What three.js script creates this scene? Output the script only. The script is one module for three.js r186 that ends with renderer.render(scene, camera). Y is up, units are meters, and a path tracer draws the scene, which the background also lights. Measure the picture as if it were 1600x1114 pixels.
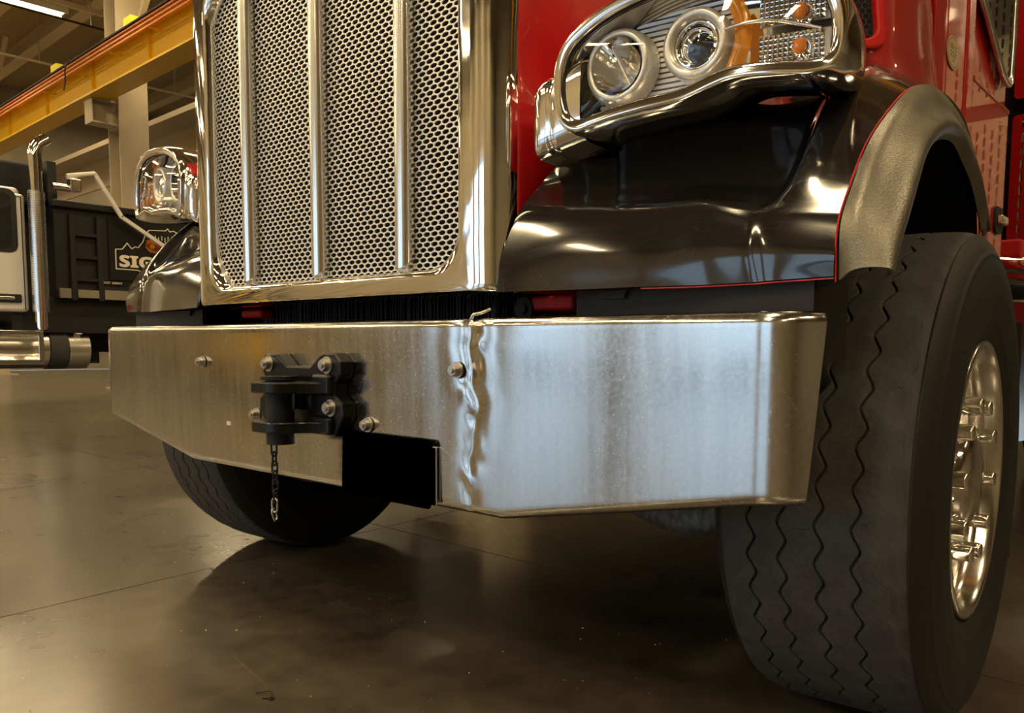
import * as THREE from 'three';
import { RectAreaLightUniformsLib } from 'three/addons/lights/RectAreaLightUniformsLib.js';
import { RoundedBoxGeometry } from 'three/addons/geometries/RoundedBoxGeometry.js';
import { mergeGeometries, mergeVertices, toCreasedNormals } from 'three/addons/utils/BufferGeometryUtils.js';
import { createNoise2D } from 'simplex-noise';

/* ---------- camera, daylight, exposure ---------- */
const scene = new THREE.Scene();
const renderer = new THREE.WebGLRenderer({ antialias: true });
renderer.toneMapping = THREE.LinearToneMapping;
renderer.toneMappingExposure = 2.25;
renderer.shadowMap.enabled = true;
RectAreaLightUniformsLib.init();
scene.background = new THREE.Color().setRGB(0.62, 0.82, 1.0);
scene.backgroundIntensity = 0.88;

const LENS = 1283;
const camera = new THREE.PerspectiveCamera(2 * Math.atan(653 / LENS) * 180 / Math.PI, 1670 / 1306, 0.05, 200);
camera.setViewOffset(1670, 1306, 0, 0, 1600, 1114);
{
  const right = new THREE.Vector3(0.75583, 0.00628, -0.65474), up = new THREE.Vector3(-0.06207, 0.99614, -0.06211), back = new THREE.Vector3(0.65182, 0.08759, 0.7533);
  camera.matrixAutoUpdate = true;
  const m = new THREE.Matrix4().makeBasis(right.normalize(), up.normalize(), back.normalize());
  camera.quaternion.setFromRotationMatrix(m);
  camera.position.set(1.8046, 0.8235, 1.2142);
}
camera.updateProjectionMatrix();
const LAMP_COLOR = new THREE.Color().setRGB(1.0, 0.77, 0.43);
const LAMP_POWER = 21.5;

/* ---------- helpers ---------- */
let seed = 7;
const rnd = () => { seed = (seed * 1664525 + 1013904223) >>> 0; return seed / 4294967296; };
const noise2 = createNoise2D(rnd);
const fbm = (x, y, n = 4) => { let a = 0, s = 0.5, f = 1; for (let i = 0; i < n; i++) { a += s * noise2(x * f, y * f); s *= 0.5; f *= 2.03; } return a; };
const perm = new Uint8Array(512); { const a = Array.from({ length: 256 }, (_, i) => i); for (let i = 255; i > 0; i--) { const j = rnd() * (i + 1) | 0; [a[i], a[j]] = [a[j], a[i]]; } for (let i = 0; i < 512; i++) perm[i] = a[i & 255]; }
const G8 = [1, 0, -1, 0, 0, 1, 0, -1, 0.7, 0.7, -0.7, 0.7, 0.7, -0.7, -0.7, -0.7];
// gradient noise that repeats every fx, fy cells, summed over octaves: u, v in 0..1
function pn(x, y, fx, fy, o) {
  const xi = Math.floor(x), yi = Math.floor(y), xf = x - xi, yf = y - yi, x0 = xi % fx, x1 = (xi + 1) % fx, y0 = yi % fy, y1 = (yi + 1) % fy;
  const s = xf * xf * xf * (xf * (xf * 6 - 15) + 10), t = yf * yf * yf * (yf * (yf * 6 - 15) + 10);
  const h = (a, b) => (perm[(perm[(a + o) & 255] + b) & 255] & 7) * 2;
  const a = h(x0, y0), b = h(x1, y0), c = h(x0, y1), d = h(x1, y1);
  const A = G8[a] * xf + G8[a + 1] * yf, B = G8[b] * (xf - 1) + G8[b + 1] * yf, C = G8[c] * xf + G8[c + 1] * (yf - 1), D = G8[d] * (xf - 1) + G8[d + 1] * (yf - 1);
  return 1.5 * (A + (B - A) * s + ((C + (D - C) * s) - (A + (B - A) * s)) * t);
}
const field = (fx, fy, n, o = 0) => (u, v) => { let r = 0, k = 0.5, a = fx, b = fy; for (let i = 0; i < n; i++) { r += k * pn(u * a, v * b, a, b, o + 17 * i); k *= 0.5; a *= 2; b *= 2; } return r; };
const V = (x, y, z) => new THREE.Vector3(x, y, z);
const clamp = (x, a, b) => Math.min(b, Math.max(a, x));
const lerp = (a, b, t) => a + (b - a) * t;
const taken = {};
const numbered = (n) => { const k = taken[n] = (taken[n] ?? -1) + 1; return k ? n + '_' + String(k).padStart(3, '0') : n; };
function mesh(name, geo, mat, parent, label) {
  const g = Array.isArray(geo) ? merge(geo) : geo;
  const m = new THREE.Mesh(g, mat); m.name = name; m.castShadow = m.receiveShadow = true;
  if (label) m.userData.label = label;
  if (parent) parent.add(m);
  return m;
}
function merge(list) {
  const c = list.map((g) => { const q = g.index ? g.toNonIndexed() : g.clone(); for (const k of Object.keys(q.attributes)) if (!['position', 'normal', 'uv'].includes(k)) q.deleteAttribute(k); if (!q.attributes.uv) q.setAttribute('uv', new THREE.BufferAttribute(new Float32Array(q.attributes.position.count * 2), 2)); return q; });
  return c.length === 1 ? c[0] : mergeGeometries(c, false);
}
function thing(o, label, category, group) { o.userData.label = label; o.userData.category = category; if (group) o.userData.group = group; scene.add(o); return o; }
function grp(name, label, category, group) { const g = new THREE.Group(); g.name = numbered(name); return thing(g, label, category, group); }
function structure(name, geo, mat, label) { const m = mesh(numbered(name), geo, mat, scene, label); m.userData.kind = 'structure'; return m; }
// planar uv in metres by the dominant axis of each face
function boxUV(geo) {
  const g = geo.index ? geo.toNonIndexed() : geo; if (!g.attributes.normal) g.computeVertexNormals();
  const p = g.attributes.position, n = p.count, uv = new Float32Array(n * 2), a = V(), b = V(), c = V();
  for (let i = 0; i < n; i += 3) {
    a.fromBufferAttribute(p, i); b.fromBufferAttribute(p, i + 1).sub(a); c.fromBufferAttribute(p, i + 2).sub(a); b.cross(c);
    const ax = Math.abs(b.x), ay = Math.abs(b.y), az = Math.abs(b.z);
    for (let k = 0; k < 3; k++) { const x = p.getX(i + k), y = p.getY(i + k), z = p.getZ(i + k); const w = ay >= ax && ay >= az ? [x, z] : ax >= az ? [z, y] : [x, y]; uv[2 * (i + k)] = w[0]; uv[2 * (i + k) + 1] = w[1]; }
  }
  g.setAttribute('uv', new THREE.BufferAttribute(uv, 2)); return g;
}
const bx = (w, h, d, x = 0, y = 0, z = 0, r = 0) => { const g = r ? new RoundedBoxGeometry(w, h, d, 2, r) : new THREE.BoxGeometry(w, h, d); g.translate(x, y, z); return boxUV(g); };
// a box between two corners
const bb = (x0, x1, y0, y1, z0, z1, r = 0) => bx(Math.abs(x1 - x0), Math.abs(y1 - y0), Math.abs(z1 - z0), (x0 + x1) / 2, (y0 + y1) / 2, (z0 + z1) / 2, r);
function rod(a, b, r, seg = 14, r2 = r) {
  const d = b.clone().sub(a), g = new THREE.CylinderGeometry(r2, r, d.length(), seg);
  g.applyQuaternion(new THREE.Quaternion().setFromUnitVectors(V(0, 1, 0), d.clone().normalize())); g.translate((a.x + b.x) / 2, (a.y + b.y) / 2, (a.z + b.z) / 2); return g;
}
const tube = (pts, r, n = 40, seg = 10, closed = false) => new THREE.TubeGeometry(new THREE.CatmullRomCurve3(pts, closed), n, r, seg, closed);
// an axis-aligned bar between two points with a rectangular section
function bar(a, b, w, h) { const d = b.clone().sub(a), g = new THREE.BoxGeometry(w, h, d.length()); g.lookAt(d); g.translate((a.x + b.x) / 2, (a.y + b.y) / 2, (a.z + b.z) / 2); return boxUV(g); }
// surface through rows of points; uv in metres
function sheet(rows, opt = {}) {
  const nr = rows.length, nc = rows[0].length, pos = [], uv = [], idx = [];
  const ua = rows.map((r) => { let s = 0; return r.map((p, i) => (s += i ? p.distanceTo(r[i - 1]) : 0)); }), va = rows[0].map(() => 0);
  for (let i = 0; i < nr; i++) for (let j = 0; j < nc; j++) { if (i) va[j] += rows[i][j].distanceTo(rows[i - 1][j]); const p = rows[i][j]; pos.push(p.x, p.y, p.z); uv.push(ua[i][j], va[j]); }
  for (let i = 0; i < nr - 1; i++) for (let j = 0; j < nc - 1; j++) { const a = i * nc + j, b = a + 1, c = a + nc, d = c + 1; opt.flip ? idx.push(a, c, b, b, c, d) : idx.push(a, b, c, b, d, c); }
  const g = new THREE.BufferGeometry(); g.setAttribute('position', new THREE.Float32BufferAttribute(pos, 3)); g.setAttribute('uv', new THREE.Float32BufferAttribute(uv, 2)); g.setIndex(idx); g.computeVertexNormals();
  if (opt.closed) { // weld normals of first and last column
    const n = g.attributes.normal; for (let i = 0; i < nr; i++) { const a = i * nc, b = a + nc - 1; const s = V(n.getX(a) + n.getX(b), n.getY(a) + n.getY(b), n.getZ(a) + n.getZ(b)).normalize(); n.setXYZ(a, s.x, s.y, s.z); n.setXYZ(b, s.x, s.y, s.z); }
  }
  return g;
}
function curve(pts, n) { const c = new THREE.CatmullRomCurve3(pts, false, 'centripetal'); return Array.from({ length: n }, (_, i) => c.getPoint(i / (n - 1))); }
function patch(net, n, m) { const across = net.map((r) => curve(r.map((p) => V(...p)), m)); const out = Array.from({ length: n }, () => []); for (let j = 0; j < m; j++) { const c = curve(across.map((r) => r[j]), n); for (let i = 0; i < n; i++) out[i].push(c[i]); } return out; }
// a sheet given thickness: front, offset back, closed rim
function shell(rows, t, opt = {}) {
  const f = sheet(rows, opt), n = f.attributes.normal, nr = rows.length, nc = rows[0].length;
  const back = rows.map((r, i) => r.map((p, j) => { const k = i * nc + j; return V(p.x - n.getX(k) * t, p.y - n.getY(k) * t, p.z - n.getZ(k) * t); }));
  const b = sheet(back, { flip: !opt.flip });
  const loop = (pick) => sheet([pick(rows), pick(back)]);
  return merge([f, b, loop((r) => r[0]), loop((r) => r[nr - 1]), loop((r) => r.map((q) => q[0])), loop((r) => r.map((q) => q[nc - 1]))]);
}
function mirrored(geo) {
  const g = geo.index ? geo.toNonIndexed() : geo.clone(), p = g.attributes.position, n = g.attributes.normal, u = g.attributes.uv;
  for (let i = 0; i < p.count; i++) { p.setX(i, -p.getX(i)); if (n) n.setX(i, -n.getX(i)); }
  const swap = (a) => { if (!a) return; const s = a.itemSize, d = a.array; for (let i = 0; i < a.count; i += 3) for (let k = 0; k < s; k++) { const t = d[(i + 1) * s + k]; d[(i + 1) * s + k] = d[(i + 2) * s + k]; d[(i + 2) * s + k] = t; } };
  swap(p); swap(n); swap(u); return g;
}
const lathe = (pts, seg = 48) => new THREE.LatheGeometry(pts.map(([r, y]) => new THREE.Vector2(r, y)), seg);
function extrude(pts, depth, bevel = 0, holes = []) {
  const s = Array.isArray(pts) ? new THREE.Shape(pts.map(([x, y]) => new THREE.Vector2(x, y))) : pts;
  for (const h of holes) s.holes.push(Array.isArray(h) ? new THREE.Path(h.map(([x, y]) => new THREE.Vector2(x, y))) : h);
  return new THREE.ExtrudeGeometry(s, { depth, bevelEnabled: bevel > 0, bevelThickness: bevel, bevelSize: bevel, bevelOffset: -bevel, bevelSegments: 2, curveSegments: 10 });
}
function roundRect(x0, y0, x1, y1, r, S = THREE.Shape) { const s = new S(); s.moveTo(x0 + r, y0); s.lineTo(x1 - r, y0); s.quadraticCurveTo(x1, y0, x1, y0 + r); s.lineTo(x1, y1 - r); s.quadraticCurveTo(x1, y1, x1 - r, y1); s.lineTo(x0 + r, y1); s.quadraticCurveTo(x0, y1, x0, y1 - r); s.lineTo(x0, y0 + r); s.quadraticCurveTo(x0, y0, x0 + r, y0); return s; }

/* ---------- textures ---------- */
function tex(w, h, fn, { srgb = false, rx = 1, ry = 1 } = {}) {
  const d = new Uint8Array(w * h * 4);
  for (let y = 0; y < h; y++) for (let x = 0; x < w; x++) { const c = fn(x / w, y / h, x, y), i = 4 * (y * w + x); const q = typeof c === 'number' ? [c, c, c] : c; d[i] = clamp(q[0], 0, 1) * 255; d[i + 1] = clamp(q[1], 0, 1) * 255; d[i + 2] = clamp(q[2], 0, 1) * 255; d[i + 3] = 255; }
  const t = new THREE.DataTexture(d, w, h); t.wrapS = t.wrapT = THREE.RepeatWrapping; t.magFilter = THREE.LinearFilter; t.minFilter = THREE.LinearMipmapLinearFilter; t.generateMipmaps = true; if (srgb) t.colorSpace = THREE.SRGBColorSpace; t.repeat.set(rx, ry); t.needsUpdate = true; return t;
}
const scratches = (n, w, h, lenA, lenB, dir, spread, wid = 1) => {
  const d = new Float32Array(w * h);
  for (let i = 0; i < n; i++) { let x = rnd() * w, y = rnd() * h; const a = dir + (rnd() - 0.5) * spread, L = lerp(lenA, lenB, rnd() ** 2), k = 0.25 + rnd() * 0.75, bend = (rnd() - 0.5) * 0.0012; let an = a; for (let s = 0; s < L; s++) { x += Math.cos(an); y += Math.sin(an); an += bend; for (let q = 0; q < wid; q++) { const X = ((x + q | 0) % w + w) % w, Y = ((y | 0) % h + h) % h; d[Y * w + X] = Math.max(d[Y * w + X], k); } } }
  return d;
};
const FS = 1536, floorScr = scratches(230, FS, FS, 20, 260, 0.3, 6.3), floorScr2 = scratches(16, FS, FS, 80, 420, 2.2, 0.8, 2);
const floorSpots = new Float32Array(FS * FS);
for (let i = 0; i < 1800; i++) { const x = rnd() * FS | 0, y = rnd() * FS | 0, k = rnd() < 0.5 ? -1 : 1; floorSpots[y * FS + x] = k * (0.3 + 0.6 * rnd()); if (rnd() < 0.25) floorSpots[y * FS + (x + 1) % FS] = k * 0.7; }
const fl1 = field(6, 6, 5, 3), fl2 = field(40, 40, 3, 90), fl3 = field(2, 2, 3, 40);
const floorFields = (u, v, x, y) => ({ a: fl1(u, v), b: fl2(u, v), c: fl3(u, v), s: floorScr[y * FS + x], t: floorScr2[y * FS + x], p: floorSpots[y * FS + x] });
const floorMap = tex(FS, FS, (u, v, x, y) => { const q = floorFields(u, v, x, y); let k = 0.33 + 0.06 * q.a + 0.07 * q.b + 0.05 * q.c + 0.11 * q.s + 0.09 * q.t + 0.2 * q.p; const w = 0.5 + 0.5 * q.c; return [k * 1.02, k * lerp(0.90, 0.94, w), k * lerp(0.75, 0.83, w)]; }, { srgb: true, rx: 1 / 3.4, ry: 1 / 3.4 });
const floorRough = tex(FS, FS, (u, v, x, y) => { const q = floorFields(u, v, x, y); return 0.30 + 0.06 * q.a + 0.05 * q.b + 0.10 * q.s + 0.12 * q.t + 0.2 * Math.abs(q.p); }, { rx: 1 / 3.4, ry: 1 / 3.4 });
const aluScr = scratches(130, 1024, 1024, 8, 90, 0.2, 6.3);
const al1 = field(44, 2, 4, 5), al2 = field(7, 7, 4, 11), al3 = field(120, 120, 1, 60);
const aluDots = new Uint8Array(1024 * 1024); for (let i = 0; i < 2600; i++) { const x = rnd() * 1024 | 0, y = rnd() * 1024 | 0; aluDots[y * 1024 + x] = 1; if (rnd() < 0.4) aluDots[y * 1024 + (x + 1) % 1024] = 1; }
const aluRough = tex(1024, 1024, (u, v, x, y) => 0.17 + 0.05 * al1(u, v) + 0.06 * al2(u, v) + 0.04 * al3(u, v) + (aluDots[y * 1024 + x] ? 0.25 : 0) + 0.12 * aluScr[y * 1024 + x]);
const aluMap = tex(1024, 1024, (u, v, x, y) => { const k = 0.77 + 0.07 * al1(u, v) + 0.05 * al2(u, v) + 0.06 * al3(u, v) + 0.05 * aluScr[y * 1024 + x] + (aluDots[y * 1024 + x] ? 0.14 : 0); return [k, k * 0.995, k * 0.985]; }, { srgb: true });
const fAlu = field(4, 3, 2, 21), fWave = field(4, 4, 2, 77), fDirt = field(12, 20, 4, 31);
const aluBump = tex(512, 512, (u, v) => 0.5 + 0.5 * fAlu(u, v));
const rubScr = scratches(260, 1024, 1024, 6, 50, 0, 6.3, 2);
const rb1 = field(9, 9, 4, 8), rb2 = field(64, 64, 2, 9);
const rubberMap = tex(1024, 1024, (u, v, x, y) => { const k = 0.255 + 0.06 * rb1(u, v) + 0.05 * rb2(u, v) - 0.10 * rubScr[y * 1024 + x] + (rnd() < 0.002 ? 0.16 : 0); return [k * 0.99, k * 0.99, k]; }, { srgb: true, rx: 1.6, ry: 1.6 });
const rubberBump = tex(1024, 1024, (u, v, x, y) => 0.6 + 0.2 * rb1(u, v) + 0.14 * rb2(u, v) - 0.5 * rubScr[y * 1024 + x], { rx: 1.6, ry: 1.6 });
const grainA = field(120, 120, 2, 50), grainB = field(6, 6, 4, 51);
const flareMap = tex(1024, 1024, (u, v) => { const k = 0.50 + 0.08 * grainA(u, v) + 0.09 * grainB(u, v); return [k, k * 0.97, k * 0.88]; }, { srgb: true, rx: 2.2, ry: 2.2 });
const flareBump = tex(1024, 1024, (u, v) => 0.5 + 0.45 * grainA(u, v), { rx: 2.2, ry: 2.2 });
const waveBump = tex(512, 512, (u, v) => 0.5 + 0.5 * fWave(u, v), { rx: 2.5, ry: 2.5 });
const scuff = scratches(240, 1024, 1024, 10, 120, 2.4, 6.3);
const paintRough = tex(1024, 1024, (u, v, x, y) => 0.13 + 0.05 * grainB(u, v) + 0.22 * scuff[y * 1024 + x], { rx: 2, ry: 2 });
const castBump = tex(512, 512, (u, v) => 0.5 + 0.5 * grainA(u, v), { rx: 6, ry: 6 });
const wallMap = tex(512, 512, (u, v) => { const k = 0.62 + 0.05 * grainB(u, v) + 0.02 * grainA(u, v); return [k, k * 0.94, k * 0.82]; }, { srgb: true, rx: 0.3, ry: 0.3 });
const dirtMap = tex(512, 512, (u, v) => { const k = 0.40 + 0.22 * fDirt(u, v); return [k * 0.96, k, k * 1.04]; }, { srgb: true, rx: 3, ry: 3 });

/* ---------- materials ---------- */
const std = (o) => new THREE.MeshStandardMaterial({ side: THREE.DoubleSide, ...o });
const phy = (o) => new THREE.MeshPhysicalMaterial({ side: THREE.DoubleSide, ...o });
const rgb = (r, g, b) => new THREE.Color().setRGB(r, g, b);
const M = {
  floor: phy({ map: floorMap, roughnessMap: floorRough, roughness: 1, clearcoat: 0.9, clearcoatRoughness: 0.2 }),
  base: std({ color: rgb(0.05, 0.042, 0.032), roughness: 0.9 }),
  chrome: std({ color: rgb(0.90, 0.88, 0.84), metalness: 1, roughness: 0.06, bumpMap: waveBump, bumpScale: 0.0011 }),
  chromeFlat: std({ color: rgb(0.90, 0.88, 0.84), metalness: 1, roughness: 0.08 }),
  satin: std({ color: rgb(0.86, 0.84, 0.80), metalness: 1, roughness: 0.22 }),
  meshSteel: std({ color: rgb(0.90, 0.88, 0.86), metalness: 0.35, roughness: 0.38 }),
  alu: std({ color: 0xffffff, map: aluMap, metalness: 1, roughness: 1, roughnessMap: aluRough, bumpMap: aluBump, bumpScale: 0.0016 }),
  wheelAlu: std({ color: rgb(0.86, 0.84, 0.80), metalness: 1, roughness: 0.17 }),
  steel: std({ color: rgb(0.55, 0.53, 0.49), metalness: 1, roughness: 0.35 }),
  black: phy({ color: rgb(0.012, 0.011, 0.011), roughness: 1, roughnessMap: paintRough, clearcoat: 1, clearcoatRoughness: 0.06 }),
  cast: phy({ color: rgb(0.004, 0.0042, 0.005), roughness: 0.26, specularIntensity: 0.55, clearcoat: 0.12, clearcoatRoughness: 0.08, bumpMap: castBump, bumpScale: 0.0006 }),
  bodyBlack: std({ color: rgb(0.008, 0.008, 0.008), roughness: 0.5 }),
  plateBlack: phy({ color: rgb(0.0004, 0.0004, 0.0004), roughness: 1, specularIntensity: 0 }),
  red: phy({ color: rgb(0.56, 0.006, 0.008), roughness: 0.32, clearcoat: 1, clearcoatRoughness: 0.03 }),
  rubber: std({ map: rubberMap, roughness: 0.72, bumpMap: rubberBump, bumpScale: 0.0016 }),
  sidewall: std({ color: rgb(0.011, 0.0108, 0.0105), roughness: 0.62, bumpMap: rubberBump, bumpScale: 0.0006 }),
  flare: std({ map: flareMap, roughness: 0.42, metalness: 0.6, bumpMap: flareBump, bumpScale: 0.0009 }),
  plastic: std({ color: rgb(0.013, 0.013, 0.014), roughness: 0.6, bumpMap: castBump, bumpScale: 0.0004 }),
  dark: std({ color: rgb(0.008, 0.008, 0.009), roughness: 0.75 }),
  blackVoid: std({ color: rgb(0.008, 0.008, 0.008), roughness: 0.95 }),  // flat black of liner and radiator; also the darkness painted into openings
  redFrame: std({ color: rgb(0.56, 0.006, 0.008), roughness: 0.6 }),
  galv: std({ map: dirtMap, roughness: 0.6, metalness: 0.4 }),
  glass: phy({ color: 0xffffff, roughness: 0.01, transmission: 1, thickness: 0, ior: 1.5, specularIntensity: 1 }),
  reflector: std({ color: rgb(0.93, 0.92, 0.90), metalness: 1, roughness: 0.05 }),
  silverPlastic: std({ color: rgb(0.80, 0.79, 0.77), metalness: 0.6, roughness: 0.32 }),
  amber: phy({ color: rgb(0.95, 0.36, 0.02), roughness: 0.18, transmission: 0.35, thickness: 0, clearcoat: 0.8, clearcoatRoughness: 0.08 }),
  amberBulb: phy({ color: rgb(0.85, 0.26, 0.04), roughness: 0.12, clearcoat: 1, clearcoatRoughness: 0.05 }),
  lensGlass: phy({ color: rgb(0.95, 0.98, 1), roughness: 0.0, transmission: 1, thickness: 0.02, ior: 1.5 }),
  gasket: std({ color: rgb(0.012, 0.012, 0.013), roughness: 0.5 }),
  white: phy({ color: rgb(0.74, 0.72, 0.68), roughness: 0.3, clearcoat: 1, clearcoatRoughness: 0.06 }),
  window: phy({ color: rgb(0.02, 0.022, 0.024), roughness: 0.05, clearcoat: 1, clearcoatRoughness: 0.02 }),
  wall: std({ map: wallMap, roughness: 0.85 }),
  steelPaint: std({ color: rgb(0.52, 0.44, 0.31), roughness: 0.55 }),
  ceiling: std({ color: rgb(0.30, 0.24, 0.155), roughness: 0.85 }),
  yellow: std({ color: rgb(0.82, 0.50, 0.004), roughness: 0.36 }),
  copper: std({ color: rgb(0.85, 0.26, 0.12), roughness: 0.4 }),
  safety: std({ color: rgb(0.85, 0.75, 0.03), roughness: 0.6 }),
  lampWhite: std({ color: rgb(0.8, 0.78, 0.72), roughness: 0.5 }),
  lampGlow: std({ color: rgb(0.8, 0.78, 0.7), emissive: LAMP_COLOR, emissiveIntensity: 9, roughness: 0.5 }),
  asphalt: std({ color: rgb(0.22, 0.215, 0.21), roughness: 0.95 }),
  doorWhite: std({ color: rgb(0.66, 0.64, 0.58), roughness: 0.55 }),
};

/* ---------- the hall ---------- */
const ANG = 1.5 * Math.PI / 180;   // the building stands a little turned to the truck
const W = (X, Z) => [X * Math.cos(ANG) - Z * Math.sin(ANG), X * Math.sin(ANG) + Z * Math.cos(ANG)];
const turned = (g) => g.rotateY(-ANG);
const HX0 = -26, HX1 = 15, HZ0 = -24, HZ1 = 13.5, HY = 8.2;
{
  // sub-base and sawn slabs; joints are real gaps
  const floor = structure('floor', turned(bb(HX0, HX1, -0.16, -0.012, HZ0, HZ1)), M.base, 'polished brown concrete shop floor with sawn joints');
  const xs = [-25.9, -19, -13, -7, -1.017, 5.0, 11, 14.9], zs = [-23.9, -19.1, -13.1, -7.1, -1.09, 4.9, 10.9, 13.4];
  for (let i = 0; i < xs.length - 1; i++) for (let j = 0; j < zs.length - 1; j++) {
    const g = 0.0028, sh = (i0, z) => (i0 === 0 || i0 === xs.length - 1 ? xs[i0] : xs[i0] + 0.105 * clamp(z, -8, 8));
    const z0 = zs[j] + g, z1 = zs[j + 1] - g;
    const s = new THREE.Shape([[sh(i, z0) + g, z0], [sh(i + 1, z0) - g, z0], [sh(i + 1, z1) - g, z1], [sh(i, z1) + g, z1]].map(([x, z]) => new THREE.Vector2(x, -z)));
    const e = new THREE.ExtrudeGeometry(s, { depth: 0.0118, bevelEnabled: false }); e.rotateX(-Math.PI / 2); e.translate(0, -0.012, 0);
    mesh('slab', turned(boxUV(e)), M.floor, floor);
  }
  structure('ceiling', turned(bb(HX0, HX1, HY, HY + 0.25, HZ0, HZ1)), M.ceiling, 'tan painted roof deck');
  structure('wall_left', turned(bb(HX0 - 0.3, HX0, 0, HY, HZ0, HZ1)), M.wall, 'beige far side wall of the shop');
  structure('wall_right', turned(bb(HX1, HX1 + 0.3, 0, HY, HZ0, HZ1)), M.wall, 'beige side wall of the shop');
  structure('wall_back', turned(bb(HX0, HX1, 0, HY, HZ0 - 0.3, HZ0)), M.wall, 'beige end wall of the shop');
  // front wall with two open bay doors
  const D = [[-12.6, -8.6], [-7.4, -3.4], [-2.2, 1.8]], DH = 4.3, parts = [];
  let x = HX0; for (const [a, b] of D) { parts.push(bb(x, a, 0, HY, HZ1, HZ1 + 0.3)); parts.push(bb(a, b, DH, HY, HZ1, HZ1 + 0.3)); x = b; } parts.push(bb(x, HX1, 0, HY, HZ1, HZ1 + 0.3));
  structure('wall_front', turned(merge(parts)), M.wall, 'beige wall with open bay doors');
  D.forEach(([a, b], i) => structure('trim_' + (i + 1), turned(merge([bb(a - 0.12, a, 0, DH, HZ1 - 0.06, HZ1 - 0.005), bb(b, b + 0.12, 0, DH, HZ1 - 0.06, HZ1 - 0.005), bb(a - 0.12, b + 0.12, DH, DH + 0.14, HZ1 - 0.06, HZ1 - 0.005)])), M.steelPaint, 'painted steel frame of the bay door opening'));
  structure('ground', bb(-60, 40, -0.2, -0.03, HZ1 + 0.4, 60), M.asphalt, 'grey yard outside the bay doors');
  // roof purlins along the hall and conduits across it
  for (let Z = -23; Z < 13; Z += 1.32) structure('roof_purlin', turned(merge([bb(HX0 + 0.05, HX1 - 0.05, HY - 0.05, HY - 0.001, Z - 0.14, Z + 0.14), bb(HX0 + 0.05, HX1 - 0.05, HY - 0.30, HY - 0.05, Z - 0.03, Z + 0.03), bb(HX0 + 0.05, HX1 - 0.05, HY - 0.34, HY - 0.30, Z - 0.14, Z + 0.14)])), M.steelPaint, 'tan steel purlin under the roof deck');
}

/* ---------- lamps ---------- */
function stripLamp(X, Z, along = 'z', visible = true) {
  const [x, z] = W(X, Z), g = grp('strip_light', 'long white fluorescent strip fixture hung below the roof', 'light', 'strip lights under the roof');
  g.position.set(x, 7.42, z); g.rotation.y = (along === 'z' ? 0 : Math.PI / 2) - ANG;
  mesh('housing', [bx(0.42, 0.05, 2.5, 0, 0.06, 0), bx(0.03, 0.09, 2.5, -0.2, 0.02, 0), bx(0.03, 0.09, 2.5, 0.2, 0.02, 0)], M.lampWhite, g);
  for (const s of [-0.09, 0.09]) { const t = new THREE.CapsuleGeometry(0.022, 2.36, 1, 6); t.rotateX(Math.PI / 2); t.translate(s, 0.008, 0); mesh('lamp_tube', t, M.lampGlow, g); }
  for (const s of [-0.9, 0.9]) mesh('hanger', rod(V(0, 0.085, s), V(0, 0.78, s), 0.008, 8), M.steelPaint, g);
  const l = new THREE.RectAreaLight(LAMP_COLOR, LAMP_POWER, 0.4, 2.4); l.position.set(0, -0.03, 0); l.lookAt(0, -5, 0); l.rotation.set(-Math.PI / 2, 0, 0); l.castShadow = true; g.add(l);
  return g;
}
for (const X of [-22.6, -16.85, -11.2, -5.4, 0.3, 6.0]) for (const Z of [-11.2, -3.9, 1.6, 6.6, 11]) {
  stripLamp(X, Z);
}

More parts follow.
